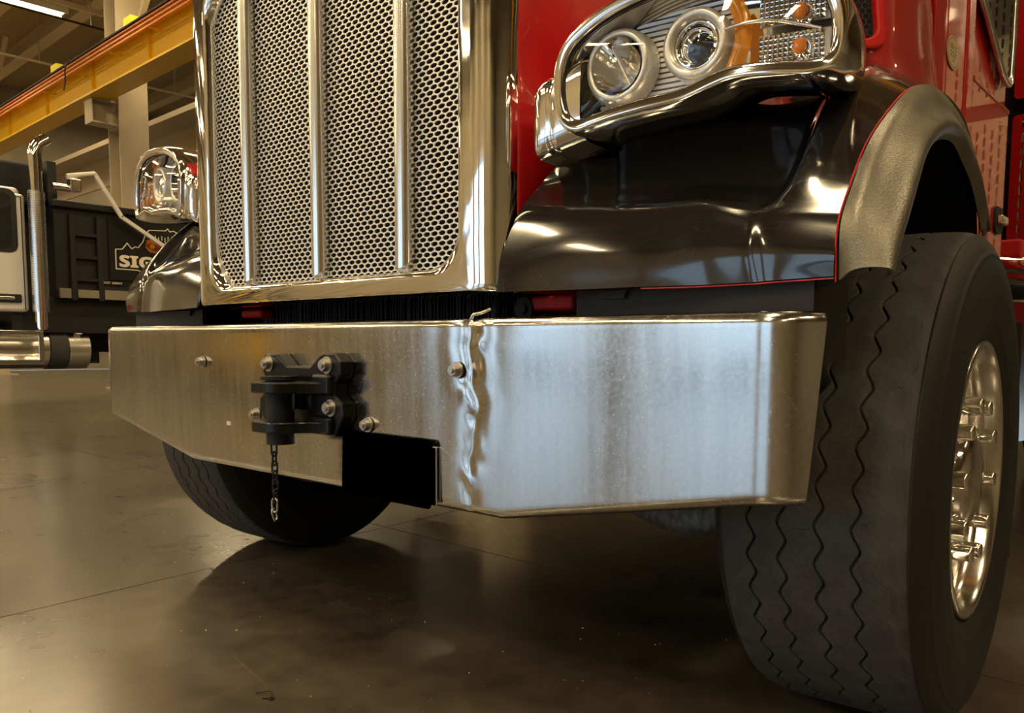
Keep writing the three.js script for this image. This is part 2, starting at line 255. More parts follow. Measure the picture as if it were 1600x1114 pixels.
/* ---------- crane runway, columns ---------- */
{
  const bZ = -4.29, y0 = 5.0;
  const beam = grp('crane_beam', 'yellow steel crane runway beam with copper conductor bars along it', 'crane beam');
  const x0 = -25.5, x1 = 14;
  mesh('web', turned(bb(x0, x1, y0 + 0.03, y0 + 0.62, bZ - 0.205, bZ - 0.185)), M.yellow, beam);
  mesh('bottom_flange', turned(bb(x0, x1, y0, y0 + 0.03, bZ - 0.39, bZ)), M.yellow, beam);
  mesh('top_flange', turned(bb(x0, x1, y0 + 0.62, y0 + 0.65, bZ - 0.39, bZ)), M.yellow, beam);
  for (let X = x0 + 0.4; X < x1; X += 2.3) mesh('stiffener', turned(bb(X, X + 0.015, y0 + 0.03, y0 + 0.62, bZ - 0.185, bZ - 0.13)), M.yellow, beam);
  for (const k of [0, 1, 2]) mesh('conductor_bar', turned(bb(x0, x1, y0 + 0.47 + k * 0.055, y0 + 0.492 + k * 0.055, bZ + 0.03 + k * 0.012, bZ + 0.055 + k * 0.012)), M.copper, beam);
  mesh('rail_cap', turned(bb(x0, x1, y0 + 0.65, y0 + 0.70, bZ - 0.24, bZ - 0.12)), M.dark, beam);
  mesh('conductor_cover', turned(bb(x0, x1, y0 + 0.615, y0 + 0.64, bZ + 0.005, bZ + 0.095)), M.dark, beam);
  for (let X = x0 + 0.7; X < x1; X += 1.55) mesh('conductor_hanger', turned(bb(X, X + 0.02, y0 + 0.45, y0 + 0.475, bZ - 0.19, bZ + 0.03)), M.yellow, beam);
  for (const X of [-15.2, -11.9, -8.0]) mesh('junction_box', turned(bb(X, X + 0.28, y0 + 0.70, y0 + 0.86, bZ - 0.2, bZ - 0.02)), M.safety, beam);
  mesh('cable', tube([V(-13.4, y0 + 0.55, bZ - 0.13), V(-13.42, y0 + 0.4, bZ - 0.06), V(-13.5, y0 + 0.2, bZ - 0.08), V(-13.5, y0 + 0.05, bZ - 0.05)].map((p) => p), 0.012, 20, 6), M.dark, beam);
  function column(X, Z, label) {
    const c = grp('steel_column', label, 'column', 'crane columns');
    const [x, z] = W(X, Z); c.position.set(x, 0, z); c.rotation.y = -ANG;
    mesh('flange', bb(-0.25, -0.225, 0, HY - 0.35, -0.25, 0.25), M.steelPaint, c); mesh('flange', bb(0.225, 0.25, 0, HY - 0.35, -0.25, 0.25), M.steelPaint, c);
    mesh('web', bb(-0.225, 0.225, 0, HY - 0.35, -0.012, 0.012), M.steelPaint, c);
    mesh('base_plate', bb(-0.35, 0.35, 0.0, 0.035, -0.42, 0.42), M.steelPaint, c);
    mesh('crane_bracket', [bb(-0.16, 0.16, 4.97, 4.998, 0.252, 0.66), bb(-0.012, 0.012, 4.62, 4.97, 0.012, 0.65), bb(-0.16, 0.16, 4.59, 4.62, 0.252, 0.66), bb(-0.16, 0.16, 4.62, 4.97, 0.64, 0.66)], M.steelPaint, c);
    mesh('stiffener', bb(-0.225, 0.225, 4.57, 4.59, 0.012, 0.24), M.steelPaint, c);
    mesh('strut', bar(V(0.25, 5.9, 0), V(2.1, 7.8, 0), 0.09, 0.09), M.steelPaint, c);
  }
  column(-13.62, -5.02, 'tan steel column carrying the yellow crane beam beside the black dump body');
  column(-22.3, -5.02, 'tan steel column behind the white truck cab');
  column(-4.4, -5.02, 'tan steel column behind the red truck grille');
  const far = grp('roof_girder', 'tan steel girder along the far bay', 'girder');
  mesh('girder_flange', turned(bb(-25.5, 14, 4.95, 5.05, -6.4, -5.75)), M.steelPaint, far); mesh('girder_web', turned(bb(-25.5, 14, 4.35, 4.95, -6.35, -6.3)), M.steelPaint, far);
  // conduits running across the hall
  for (const [X, y, r] of [[-19.6, 7.2, 0.03], [-16.45, 7.2, 0.022], [-15.5, 7.16, 0.05]]) {
    const c = grp('ceiling_conduit', X === -15.5 ? 'square tan strut channel hung under the roof' : X === -19.6 ? 'thin double conduit pipe hung under the roof' : 'thin dark conduit beside the strip light', 'conduit');
    const a = W(X, -23.5), b = W(X, 13); mesh('pipe', X === -15.5 ? bar(V(a[0], y, a[1]), V(b[0], y, b[1]), 0.07, 0.09) : rod(V(a[0], y, a[1]), V(b[0], y, b[1]), r, 10), X === -16.45 ? M.dark : M.steelPaint, c);
    for (let Z = -21; Z < 12; Z += 3.1) { const q = W(X, Z); mesh('hanger', rod(V(q[0], y, q[1]), V(q[0], HY, q[1]), X === -15.5 ? 0.03 : 0.012, 8), M.steelPaint, c); }
  }
}

/* ---------- the red truck ---------- */
const truck = grp('red_truck', 'red heavy truck with chrome grille, dented aluminium bumper and black fenders', 'truck');

// bumper
const bumperY = (x) => { const a = Math.abs(x); return a < 0.66 ? 0.465 : 0.465 + (a - 0.66) / 0.56 * 0.102; };
{
  const XE = 1.213, R = 0.115, top = 0.881, rows = [], st = [];
  const maxA = 57 * Math.PI / 180;
  for (let i = 0; i <= 14; i++) st.push({ s: -1, a: maxA * (1 - i / 14) });
  for (let i = 1; i < 420; i++) st.push({ s: 0, x: -XE + 2 * XE * i / 420 });
  for (let i = 0; i <= 14; i++) st.push({ s: 1, a: maxA * i / 14 });
  const prof = []; // [fraction 0 bottom..1 top, inward offset]
  const rl = 0.020;
  for (const q of [0.075, 0.05, 0.03]) prof.push(['b', 0, q]);
  for (let i = 0; i <= 6; i++) { const t = i / 6 * Math.PI / 2; prof.push(['b', rl * (1 - Math.cos(t)), rl * (1 - Math.sin(t))]); }
  for (let i = 1; i < 44; i++) prof.push(['m', i / 44, 0]);
  for (let i = 0; i <= 6; i++) { const t = i / 6 * Math.PI / 2; prof.push(['t', rl * (1 - Math.sin(t)), rl * (1 - Math.cos(t))]); }
  for (const q of [0.03, 0.05, 0.075]) prof.push(['t', 0, q]);
  const dents = []; for (let i = 0; i < 16; i++) dents.push({ x: 0.578 + (rnd() - 0.5) * 0.05, y: 0.5 + i * 0.0215 + (rnd() - 0.5) * 0.01, r: 0.009 + rnd() * 0.012, k: (rnd() - 0.42) * 0.0075 });
  const bend = (x, y) => { // the crease left of the right-hand wing
    if (Math.abs(x - 0.578) > 0.25) return 0;
    const c = 0.578 + 0.012 * Math.sin(y * 21) + 0.008 * noise2(3, y * 14), d = x - c, h = clamp((y - 0.47) / 0.41, 0, 1);
    let z = -0.0045 * Math.exp(-((d / 0.012) ** 2)) * (0.5 + 0.5 * h) + 0.0042 * Math.exp(-(((d - 0.045) / 0.022) ** 2)) * h * h + 0.003 * Math.exp(-(((d + 0.045) / 0.035) ** 2)) * h - 0.006 * Math.exp(-(((d) / 0.09) ** 2)) * h * h;
    for (const q of dents) { const e = ((x - q.x) / q.r) ** 2 + ((y - q.y) / (q.r * 1.3)) ** 2; if (e < 8) z += q.k * Math.exp(-e); }
    return z;
  };
  for (const p of prof) {
    rows.push(st.map((q) => {
      const end = q.s ? 1 : 0, x0 = q.s ? q.s * XE : q.x, yb = bumperY(q.s ? q.s * (XE + q.a * R * 0.35) : q.x);
      const fy = p[0] === 'b' ? yb + p[1] : p[0] === 't' ? top - p[1] : lerp(yb + rl, top - rl, p[1]), inn = p[0] === 'm' ? 0 : p[2];
      if (!end) { const damp = Math.max(0, 1 - inn / 0.06); return V(x0, fy, -inn + bend(x0, fy) * damp); }
      const h = (fy - 0.56) / 0.32, a = q.a * lerp(0.76, 1, clamp(h, 0, 1)), r = R - Math.min(inn, R * 0.9);
      return V(q.s * (XE + Math.sin(a) * r), fy - 0.012 * (1 - clamp(h * 3, 0, 1)) * 0, -R + Math.cos(a) * r);
    }));
  }
  const bumper = mesh('bumper', sheet(rows), M.alu, truck, 'brushed aluminium bumper with a vertical crease');
  // torn curl of metal on the top lip
  mesh('torn_edge', tube([V(0.566, 0.878, -0.012), V(0.573, 0.887, -0.012), V(0.588, 0.891, -0.02), V(0.606, 0.899, -0.03)], 0.004, 16, 6), M.satin, bumper);
  // bolts
  const bolt = (x, y, r = 0.014) => {
    const w = new THREE.CylinderGeometry(r * 1.28, r * 1.28, 0.004, 24); w.rotateX(Math.PI / 2); w.translate(0, 0, 0.003);
    const h = new THREE.CylinderGeometry(r * 0.92, r, 0.013, 6); h.rotateX(Math.PI / 2); h.translate(0, 0, 0.012);
    const e = new THREE.CylinderGeometry(r * 0.5, r * 0.5, 0.007, 14); e.rotateX(Math.PI / 2); e.translate(0, 0, 0.020);
    const g = merge([w, h, e]); g.translate(x, y, 0.001); return g;
  };
  for (const [x, y] of [[-0.558, 0.770], [0.539, 0.771], [0.234, 0.634], [-0.262, 0.630]]) mesh('bolt', bolt(x, y), M.steel, bumper);
  for (const [x, y] of [[-0.418, 0.594], [-0.23, 0.592]]) mesh('sticker_square', bb(x - 0.011, x + 0.011, y - 0.006, y + 0.006, 0.0006, 0.0016), M.white, bumper, 'tiny white square sticker');

  // tow hitch
  const hitch = mesh('tow_hitch', [(() => { // mounting plate with four ears
    const s = [[-0.165, 0.752], [-0.165, 0.785], [-0.147, 0.799], [-0.098, 0.799], [-0.052, 0.769], [0.052, 0.769], [0.092, 0.797], [0.108, 0.803], [0.152, 0.803], [0.178, 0.782], [0.178, 0.752], [0.152, 0.728], [0.150, 0.702], [0.182, 0.682], [0.186, 0.652], [0.150, 0.602], [-0.150, 0.602], [-0.186, 0.652], [-0.182, 0.682], [-0.150, 0.702], [-0.150, 0.728]];
    const g = extrude(s, 0.030, 0.005, [[[-0.055, 0.655], [-0.055, 0.710], [0.060, 0.710], [0.060, 0.655]]]); g.translate(0, 0, 0.005); return boxUV(g);
  })(), ...[0.708, 0.612].map((y) => { // jaws stand out from the plate
    const s = new THREE.Shape(); s.moveTo(-0.120, -0.030); s.lineTo(0.140, -0.030); s.lineTo(0.140, -0.038); s.quadraticCurveTo(0.10, -0.055, 0.074, -0.092); s.quadraticCurveTo(0.066, -0.138, 0.030, -0.146); s.lineTo(-0.030, -0.146); s.quadraticCurveTo(-0.066, -0.138, -0.074, -0.092); s.lineTo(-0.115, -0.045); s.closePath();
    const e = new THREE.ExtrudeGeometry(s, { depth: 0.020, bevelEnabled: true, bevelThickness: 0.004, bevelSize: 0.004, bevelSegments: 2, curveSegments: 16 }); e.rotateX(Math.PI / 2); e.scale(1, -1, -1); 
    const p = e.attributes.position; for (let i = 0; i < p.count; i++) p.setZ(i, Math.abs(p.getZ(i)));
    e.translate(0, y, 0); const q = e.index ? e.toNonIndexed() : e; q.computeVertexNormals(); return boxUV(q);
  }), bb(0.078, 0.150, 0.700, 0.752, 0.030, 0.056, 0.010), bb(0.078, 0.150, 0.604, 0.650, 0.030, 0.056, 0.010)], M.cast, truck, 'glossy black cast tow hitch with two jaws');
  mesh('hitch_pin', [rod(V(0.0, 0.577, 0.092), V(0.0, 0.742, 0.092), 0.0345, 28), rod(V(0.0, 0.736, 0.092), V(0.0, 0.745, 0.092), 0.046, 28)], M.cast, hitch);
  for (const [x, y] of [[-0.130, 0.773], [0.127, 0.774], [0.140, 0.671]]) { const g = bolt(x, y, 0.0165); g.translate(0, 0, 0.038); mesh('bolt', g, M.steel, hitch); }
  // chain hanging from the pin
  const link = (n) => { const c = []; for (let i = 0; i < 28; i++) { const a = i / 28 * 2 * Math.PI, dy = 0.0095 * Math.sign(Math.sin(a)); c.push(V(Math.cos(a) * 0.0078, Math.sin(a) * 0.0078 + dy, 0)); } return tube(c, 0.0026, 40, 8, true); };
  const L0 = link();
  for (let i = 0; i < 8; i++) { const g = mesh('chain_link', L0, i > 5 ? M.steel : M.cast, hitch); g.position.set(-0.012 + (i > 5 ? (i - 5) * -0.002 : 0.0006 * i), 0.563 - i * 0.0236, 0.104); g.rotation.y = i % 2 ? Math.PI / 2 + 0.5 : 0.35; if (i === 7) g.rotation.z = 0.5; }

  // number plate, blacked out
  const plate = extrude(roundRect(0.146, -0.118, 0.470, 0.034, 0.014), 0.0015, 0.0004); plate.rotateX(-0.03); plate.translate(0, 0.581, 0.012);
  const pl = mesh('license_plate', boxUV(plate), M.plateBlack, truck, 'plain black rectangular plate with rounded corners');
  mesh('plate_bracket', bb(0.16, 0.476, 0.47, 0.60, 0.003, 0.0065, 0.001), M.satin, pl);
}

// grille surround
{
  const HX = 0.515, y0 = 0.992, y1 = 1.805;
  const loop = (hx, ya, yb, rb, rt) => { // counter-clockwise from bottom centre
    const p = []; const arc = (cx, cy, r, a0) => { for (let i = 0; i <= 14; i++) { const a = a0 + i / 14 * Math.PI / 2; p.push([cx + r * Math.cos(a), cy + r * Math.sin(a)]); } };
    const line = (a, b) => { for (let i = 1; i < 12; i++) p.push([lerp(a[0], b[0], i / 12), lerp(a[1], b[1], i / 12)]); };
    arc(hx - rb, ya + rb, rb, -Math.PI / 2); line([hx, ya + rb], [hx, yb - rt]); arc(hx - rt, yb - rt, rt, 0); line([hx - rt, yb], [-hx + rt, yb]); arc(-hx + rt, yb - rt, rt, Math.PI / 2); line([-hx, yb - rt], [-hx, ya + rb]); arc(-hx + rb, ya + rb, rb, Math.PI); line([-hx + rb, ya], [hx - rb, ya]); p.push([...p[0]]); return p;
  };
  const I = loop(HX, y0, y1, 0.105, 0.075), P = loop(0.568, 0.940, 1.905, 0.012, 0.05), O = loop(0.635, 0.932, 1.955, 0.020, 0.10);
  const mix = (A, B, t, z) => A.map((a, i) => V(lerp(a[0], B[i][0], t), lerp(a[1], B[i][1], t), z));
  const rows = [], ZF = -0.012;
  rows.push(mix(I, P, -0.02, ZF - 0.085)); rows.push(mix(I, P, 0, ZF - 0.035));
  for (let i = 1; i <= 6; i++) { const a = i / 6 * Math.PI / 2; rows.push(mix(I, P, 0.34 * (1 - Math.cos(a)), ZF - 0.030 + 0.030 * Math.sin(a))); }
  for (const t of [0.5, 0.7, 0.88, 1]) rows.push(mix(I, P, t, ZF));
  for (let i = 1; i <= 9; i++) { const a = i / 9 * Math.PI / 2; rows.push(mix(P, O, Math.sin(a), ZF - 0.062 * (1 - Math.cos(a)))); }
  rows.push(mix(P, O, 1, ZF - 0.068));
  const gr = mesh('grille_surround', sheet(rows, { closed: true, flip: true }), M.chrome, truck, 'mirror chrome grille surround');
  for (const x of [-0.33, 0, 0.33]) {
    const s = []; for (let i = 0; i <= 14; i++) { const a = Math.PI * i / 14; s.push([-Math.cos(a) * 0.0225, Math.sin(a) * 0.019]); } s.unshift([-0.0225, -0.012]); s.push([0.0225, -0.012]);
    const g = s.map(([px, pz]) => [V(x + px, 1.014 - pz * 0.9, -0.03 + pz), V(x + px, 1.82, -0.03 + pz)]); const side = sheet(g);
    const cap = sheet([s.map(([px, pz]) => V(x + px, 1.014 - pz * 0.9, -0.03 + pz)), s.map(([px]) => V(x + px, 1.02, -0.042))]);
    mesh('grille_bar', [side, cap, bb(x - 0.019, x + 0.019, 0.99, 1.013, -0.05, -0.024, 0.003)], M.satin, gr);
  }
  // perforated sheet with oval holes
  const pw = 0.0252, ph = 0.01135, rx = 0.01125, ry = 0.00535, N = 14, pos = [], idx = [], z = -0.046, zb = -0.049;
  const nx = Math.ceil(1.06 / pw), ny = Math.ceil(0.85 / ph);
  for (let j = 0; j < ny; j++) for (let i = 0; i < nx; i++) {
    const cx = -0.53 + (i + 0.5 + (j % 2 ? 0.5 : 0)) * pw, cy = 0.975 + (j + 0.5) * ph; if (cx > 0.53) continue;
    if (Math.hypot(Math.max(0, Math.abs(cx) - 0.43), Math.max(0, 1.075 - cy)) > 0.125) continue;
    const b = pos.length / 3;
    for (let k = 0; k < N; k++) { const a = (k + 0.5) / N * 2 * Math.PI, c = Math.cos(a), s = Math.sin(a), q = 1 / Math.max(Math.abs(c) / (pw / 2), Math.abs(s) / (ph / 2)); pos.push(cx + c * q, cy + s * q, z, cx + c * rx, cy + s * ry, z, cx + c * rx, cy + s * ry, zb); }
    for (let k = 0; k < N; k++) { const o = b + 3 * k, p = b + 3 * ((k + 1) % N); idx.push(o, p, o + 1, o + 1, p, p + 1, o + 1, p + 1, o + 2, o + 2, p + 1, p + 2); }
    // rectangle corners
    const corners = [[1, 1], [-1, 1], [-1, -1], [1, -1]];
    for (const [sx, sy] of corners) { const a = Math.atan2(sy * ph, sx * pw); const k = ((a / (2 * Math.PI) * N - 0.5) % N + N) % N, k0 = Math.floor(k), o = b + 3 * k0, p = b + 3 * ((k0 + 1) % N); const t = pos.length / 3; pos.push(cx + sx * pw / 2, cy + sy * ph / 2, z); idx.push(o, t, p); }
  }
  const pg = new THREE.BufferGeometry(); pg.setAttribute('position', new THREE.Float32BufferAttribute(pos, 3)); pg.setIndex(idx); const png = pg.toNonIndexed(); png.computeVertexNormals();
  mesh('grille_mesh', png, M.meshSteel, gr, 'bright perforated steel screen with oval holes');
  mesh('radiator', [bb(-0.56, 0.56, 0.99, 1.86, -0.16, -0.13), bb(-0.545, 0.545, 0.97, 1.85, -0.125, -0.12)], M.blackVoid, gr);
}

// nose gap below the grille: fins and brackets
{
  const rad = mesh('radiator_shroud', bb(-0.58, 0.56, 0.72, 0.95, -0.235, -0.215), M.dark, truck);
  for (let i = 0; i < 92; i++) mesh('fin', bb(-0.55 + i * 0.0118, -0.5455 + i * 0.0118 + rnd() * 0.002, 0.74, 0.948, -0.214, -0.204 + rnd() * 0.006), rnd() < 0.3 ? M.plastic : M.dark, rad);
  const hook = mesh('frame_bracket', [bb(0.60, 0.72, 0.90, 0.932, -0.24, -0.16, 0.008), bb(0.62, 0.74, 0.86, 0.883, -0.2, -0.12, 0.008), bb(0.62, 0.645, 0.80, 0.88, -0.2, -0.12, 0.008)], M.redFrame, truck, 'dull red frame bracket');
  mesh('bracket_bolt', rod(V(0.735, 0.868, -0.11), V(0.735, 0.883, -0.11), 0.007, 12), M.white, hook);
  mesh('frame_bracket', mirrored(merge([bb(0.50, 0.62, 0.905, 0.93, -0.24, -0.16, 0.008), bb(0.5, 0.58, 0.85, 0.885, -0.2, -0.14, 0.008)])), M.redFrame, truck);
  const cyl = rod(V(0.585, 0.905, -0.21), V(0.585, 0.905, -0.155), 0.026, 24);
  mesh('bushing', [cyl, rod(V(0.585, 0.905, -0.16), V(0.585, 0.905, -0.148), 0.012, 16), tube([V(0.5, 0.882, -0.16), V(0.56, 0.874, -0.14), V(0.62, 0.876, -0.15), V(0.64, 0.89, -0.17)], 0.006, 20, 8), tube([V(0.49, 0.93, -0.18), V(0.488, 0.9, -0.17), V(0.49, 0.87, -0.17)], 0.012, 12, 10)], M.plastic, truck, 'black rubber bushing and hose');
}

// fenders (built for the +x side and mirrored)
const FENDER = [
  [[0.63, 0.933, -0.02], [0.791, 0.932, -0.04], [0.958, 0.932, -0.057], [1.076, 0.932, -0.08], [1.154, 0.933, -0.087], [1.169, 0.933, -0.088], [1.195, 0.934, -0.086], [1.298, 0.937, -0.096]],
  [[0.631, 1.017, -0.04], [0.79, 1.013, -0.05], [0.951, 1.006, -0.065], [1.071, 1.002, -0.085], [1.142, 0.994, -0.089], [1.156, 0.993, -0.09], [1.185, 0.989, -0.087], [1.3, 0.973, -0.093]],
  [[0.648, 1.099, -0.07], [0.785, 1.087, -0.075], [0.934, 1.075, -0.088], [1.065, 1.074, -0.106], [1.141, 1.05, -0.107], [1.155, 1.045, -0.105], [1.184, 1.042, -0.102], [1.3, 1.03, -0.111]],
  [[0.653, 1.126, -0.09], [0.77, 1.118, -0.105], [0.912, 1.104, -0.12], [1.046, 1.101, -0.145], [1.164, 1.077, -0.141], [1.186, 1.072, -0.125], [1.209, 1.069, -0.122], [1.3, 1.058, -0.128]],
  [[0.659, 1.156, -0.12], [0.745, 1.16, -0.15], [0.882, 1.146, -0.165], [1.028, 1.139, -0.195], [1.173, 1.109, -0.181], [1.201, 1.103, -0.145], [1.221, 1.101, -0.142], [1.3, 1.091, -0.152]],
  [[0.686, 1.202, -0.15], [0.752, 1.216, -0.19], [0.865, 1.216, -0.21], [1.015, 1.209, -0.242], [1.177, 1.18, -0.234], [1.208, 1.174, -0.195], [1.226, 1.17, -0.194], [1.3, 1.155, -0.21]],
  [[0.711, 1.237, -0.2], [0.768, 1.268, -0.235], [0.878, 1.28, -0.26], [1, 1.275, -0.286], [1.174, 1.239, -0.276], [1.207, 1.232, -0.25], [1.226, 1.228, -0.252], [1.3, 1.213, -0.279]],
  [[0.738, 1.308, -0.35], [0.802, 1.345, -0.38], [0.905, 1.369, -0.42], [1.008, 1.376, -0.456], [1.17, 1.315, -0.37], [1.201, 1.303, -0.34], [1.221, 1.296, -0.34], [1.3, 1.266, -0.361]],
  [[0.73, 1.409, -0.55], [0.805, 1.437, -0.6], [0.911, 1.464, -0.65], [1.049, 1.458, -0.655], [1.178, 1.397, -0.534], [1.203, 1.385, -0.5], [1.222, 1.369, -0.484], [1.3, 1.307, -0.44]],
  [[0.73, 1.44, -0.75], [0.805, 1.46, -0.8], [0.911, 1.48, -0.85], [1.04, 1.47, -0.86], [1.15, 1.44, -0.8], [1.17, 1.435, -0.78], [1.21, 1.41, -0.74], [1.298, 1.345, -0.6]],
  [[0.73, 1.42, -1], [0.805, 1.44, -1], [0.911, 1.45, -1.05], [1.04, 1.44, -1.06], [1.14, 1.42, -1.02], [1.16, 1.415, -1], [1.2, 1.395, -0.97], [1.292, 1.335, -0.85]],
  [[0.73, 1.3, -1.25], [0.805, 1.3, -1.25], [0.911, 1.3, -1.25], [1.04, 1.29, -1.25], [1.14, 1.28, -1.22], [1.16, 1.275, -1.2], [1.2, 1.26, -1.18], [1.282, 1.22, -1.08]],
];
const FA = [[1.305, 0.930, -0.102], [1.305, 1.016, -0.1], [1.305, 1.093, -0.15], [1.305, 1.164, -0.210], [1.305, 1.239, -0.31], [1.305, 1.302, -0.42], [1.303, 1.338, -0.555], [1.298, 1.343, -0.70], [1.293, 1.323, -0.85], [1.285, 1.275, -1.0], [1.275, 1.195, -1.1], [1.266, 1.105, -1.17]];
const FB = [[1.39, 0.936, -0.103], [1.387, 0.986, -0.139], [1.383, 1.047, -0.195], [1.375, 1.103, -0.256], [1.365, 1.154, -0.323], [1.35, 1.204, -0.429], [1.335, 1.244, -0.555], [1.32, 1.264, -0.705], [1.31, 1.247, -0.825], [1.3, 1.222, -0.949], [1.29, 1.175, -1.067], [1.28, 1.128, -1.171]];
for (const side of [1, -1]) {
  const S = (g) => (side > 0 ? g : mirrored(g));
  const f = mesh('fender', S(shell(patch(FENDER, 90, 70), 0.006, { flip: false })), M.black, truck, 'glossy black front fender');
  // red edge between fender and flare, and along the lower lip
  const edge = curve(FA.map((p) => V(p[0] - 0.004, p[1], p[2])), 60);
  if (side > 0) mesh('edge_trim', S(merge([tube(edge.map((p) => V(p.x - 0.0005, p.y - 0.002, p.z + 0.001)), 0.0016, 120, 8)])), M.redFrame, f, 'dull red painted edge');
  if (side > 0) mesh('lip_trim', S(merge([tube(FENDER[0].slice(2).map((p) => V(p[0], p[1] - 0.003, p[2] - 0.003)), 0.0016, 60, 6)])), M.red, f, 'thin red painted edge');
  // flare
  const cross = FA.map((a, i) => {
    const b = FB[i], A = V(...a), B = V(...b), cen = V(1.34, 0.54, -0.75), out = A.clone().add(B).multiplyScalar(0.5).sub(cen); out.x = 0; out.normalize();
    const w = Math.abs(b[0] - a[0]) + 0.012, P1 = A.clone().lerp(B, 0.30).addScaledVector(out, w * 0.22), P2 = A.clone().lerp(B, 0.62).addScaledVector(out, w * 0.26), P3 = A.clone().lerp(B, 0.88).addScaledVector(out, w * 0.16), P4 = B.clone(), P5 = B.clone().addScaledVector(out, -0.012); P5.x -= 0.012;
    P3.x += 0.008; return [A, P1, P2, P3, P4, P5].map((p) => [p.x, p.y, p.z]);
  });
  if (side > 0) mesh('fender_flare', S(shell(patch(cross, 110, 34), 0.005)), M.flare, truck, 'weathered grey wheel arch flare with a grainy surface');
  // wheel-well liner
  const lin = []; for (let i = 0; i <= 26; i++) { const c = curve(FA.map((p) => V(...p)), 27)[i]; lin.push([V(c.x - 0.012, c.y - 0.006, c.z - 0.012), V(1.1, c.y - 0.03, c.z - 0.03), V(0.88, c.y - 0.03, c.z - 0.03), V(0.87, Math.max(0.75, c.y - 0.35), c.z - 0.05)]); }
  mesh('wheel_liner', S(sheet(lin)), M.blackVoid, truck);
  // plastic splash panel under the fender
  const sp = mesh('splash_panel', S(merge([bb(0.770, 1.262, 0.80, 0.934, -0.118, -0.110), bb(1.254, 1.262, 0.80, 0.934, -0.26, -0.118)])), M.plastic, truck, 'black plastic splash panel under the fender');
  const tab = extrude([[-0.034, 0], [0.034, 0], [0.027, -0.017], [-0.027, -0.017]], 0.004, 0.001); tab.translate(0.865, 0.932, -0.104); mesh('panel_tab', S(tab), M.plastic, sp);
}

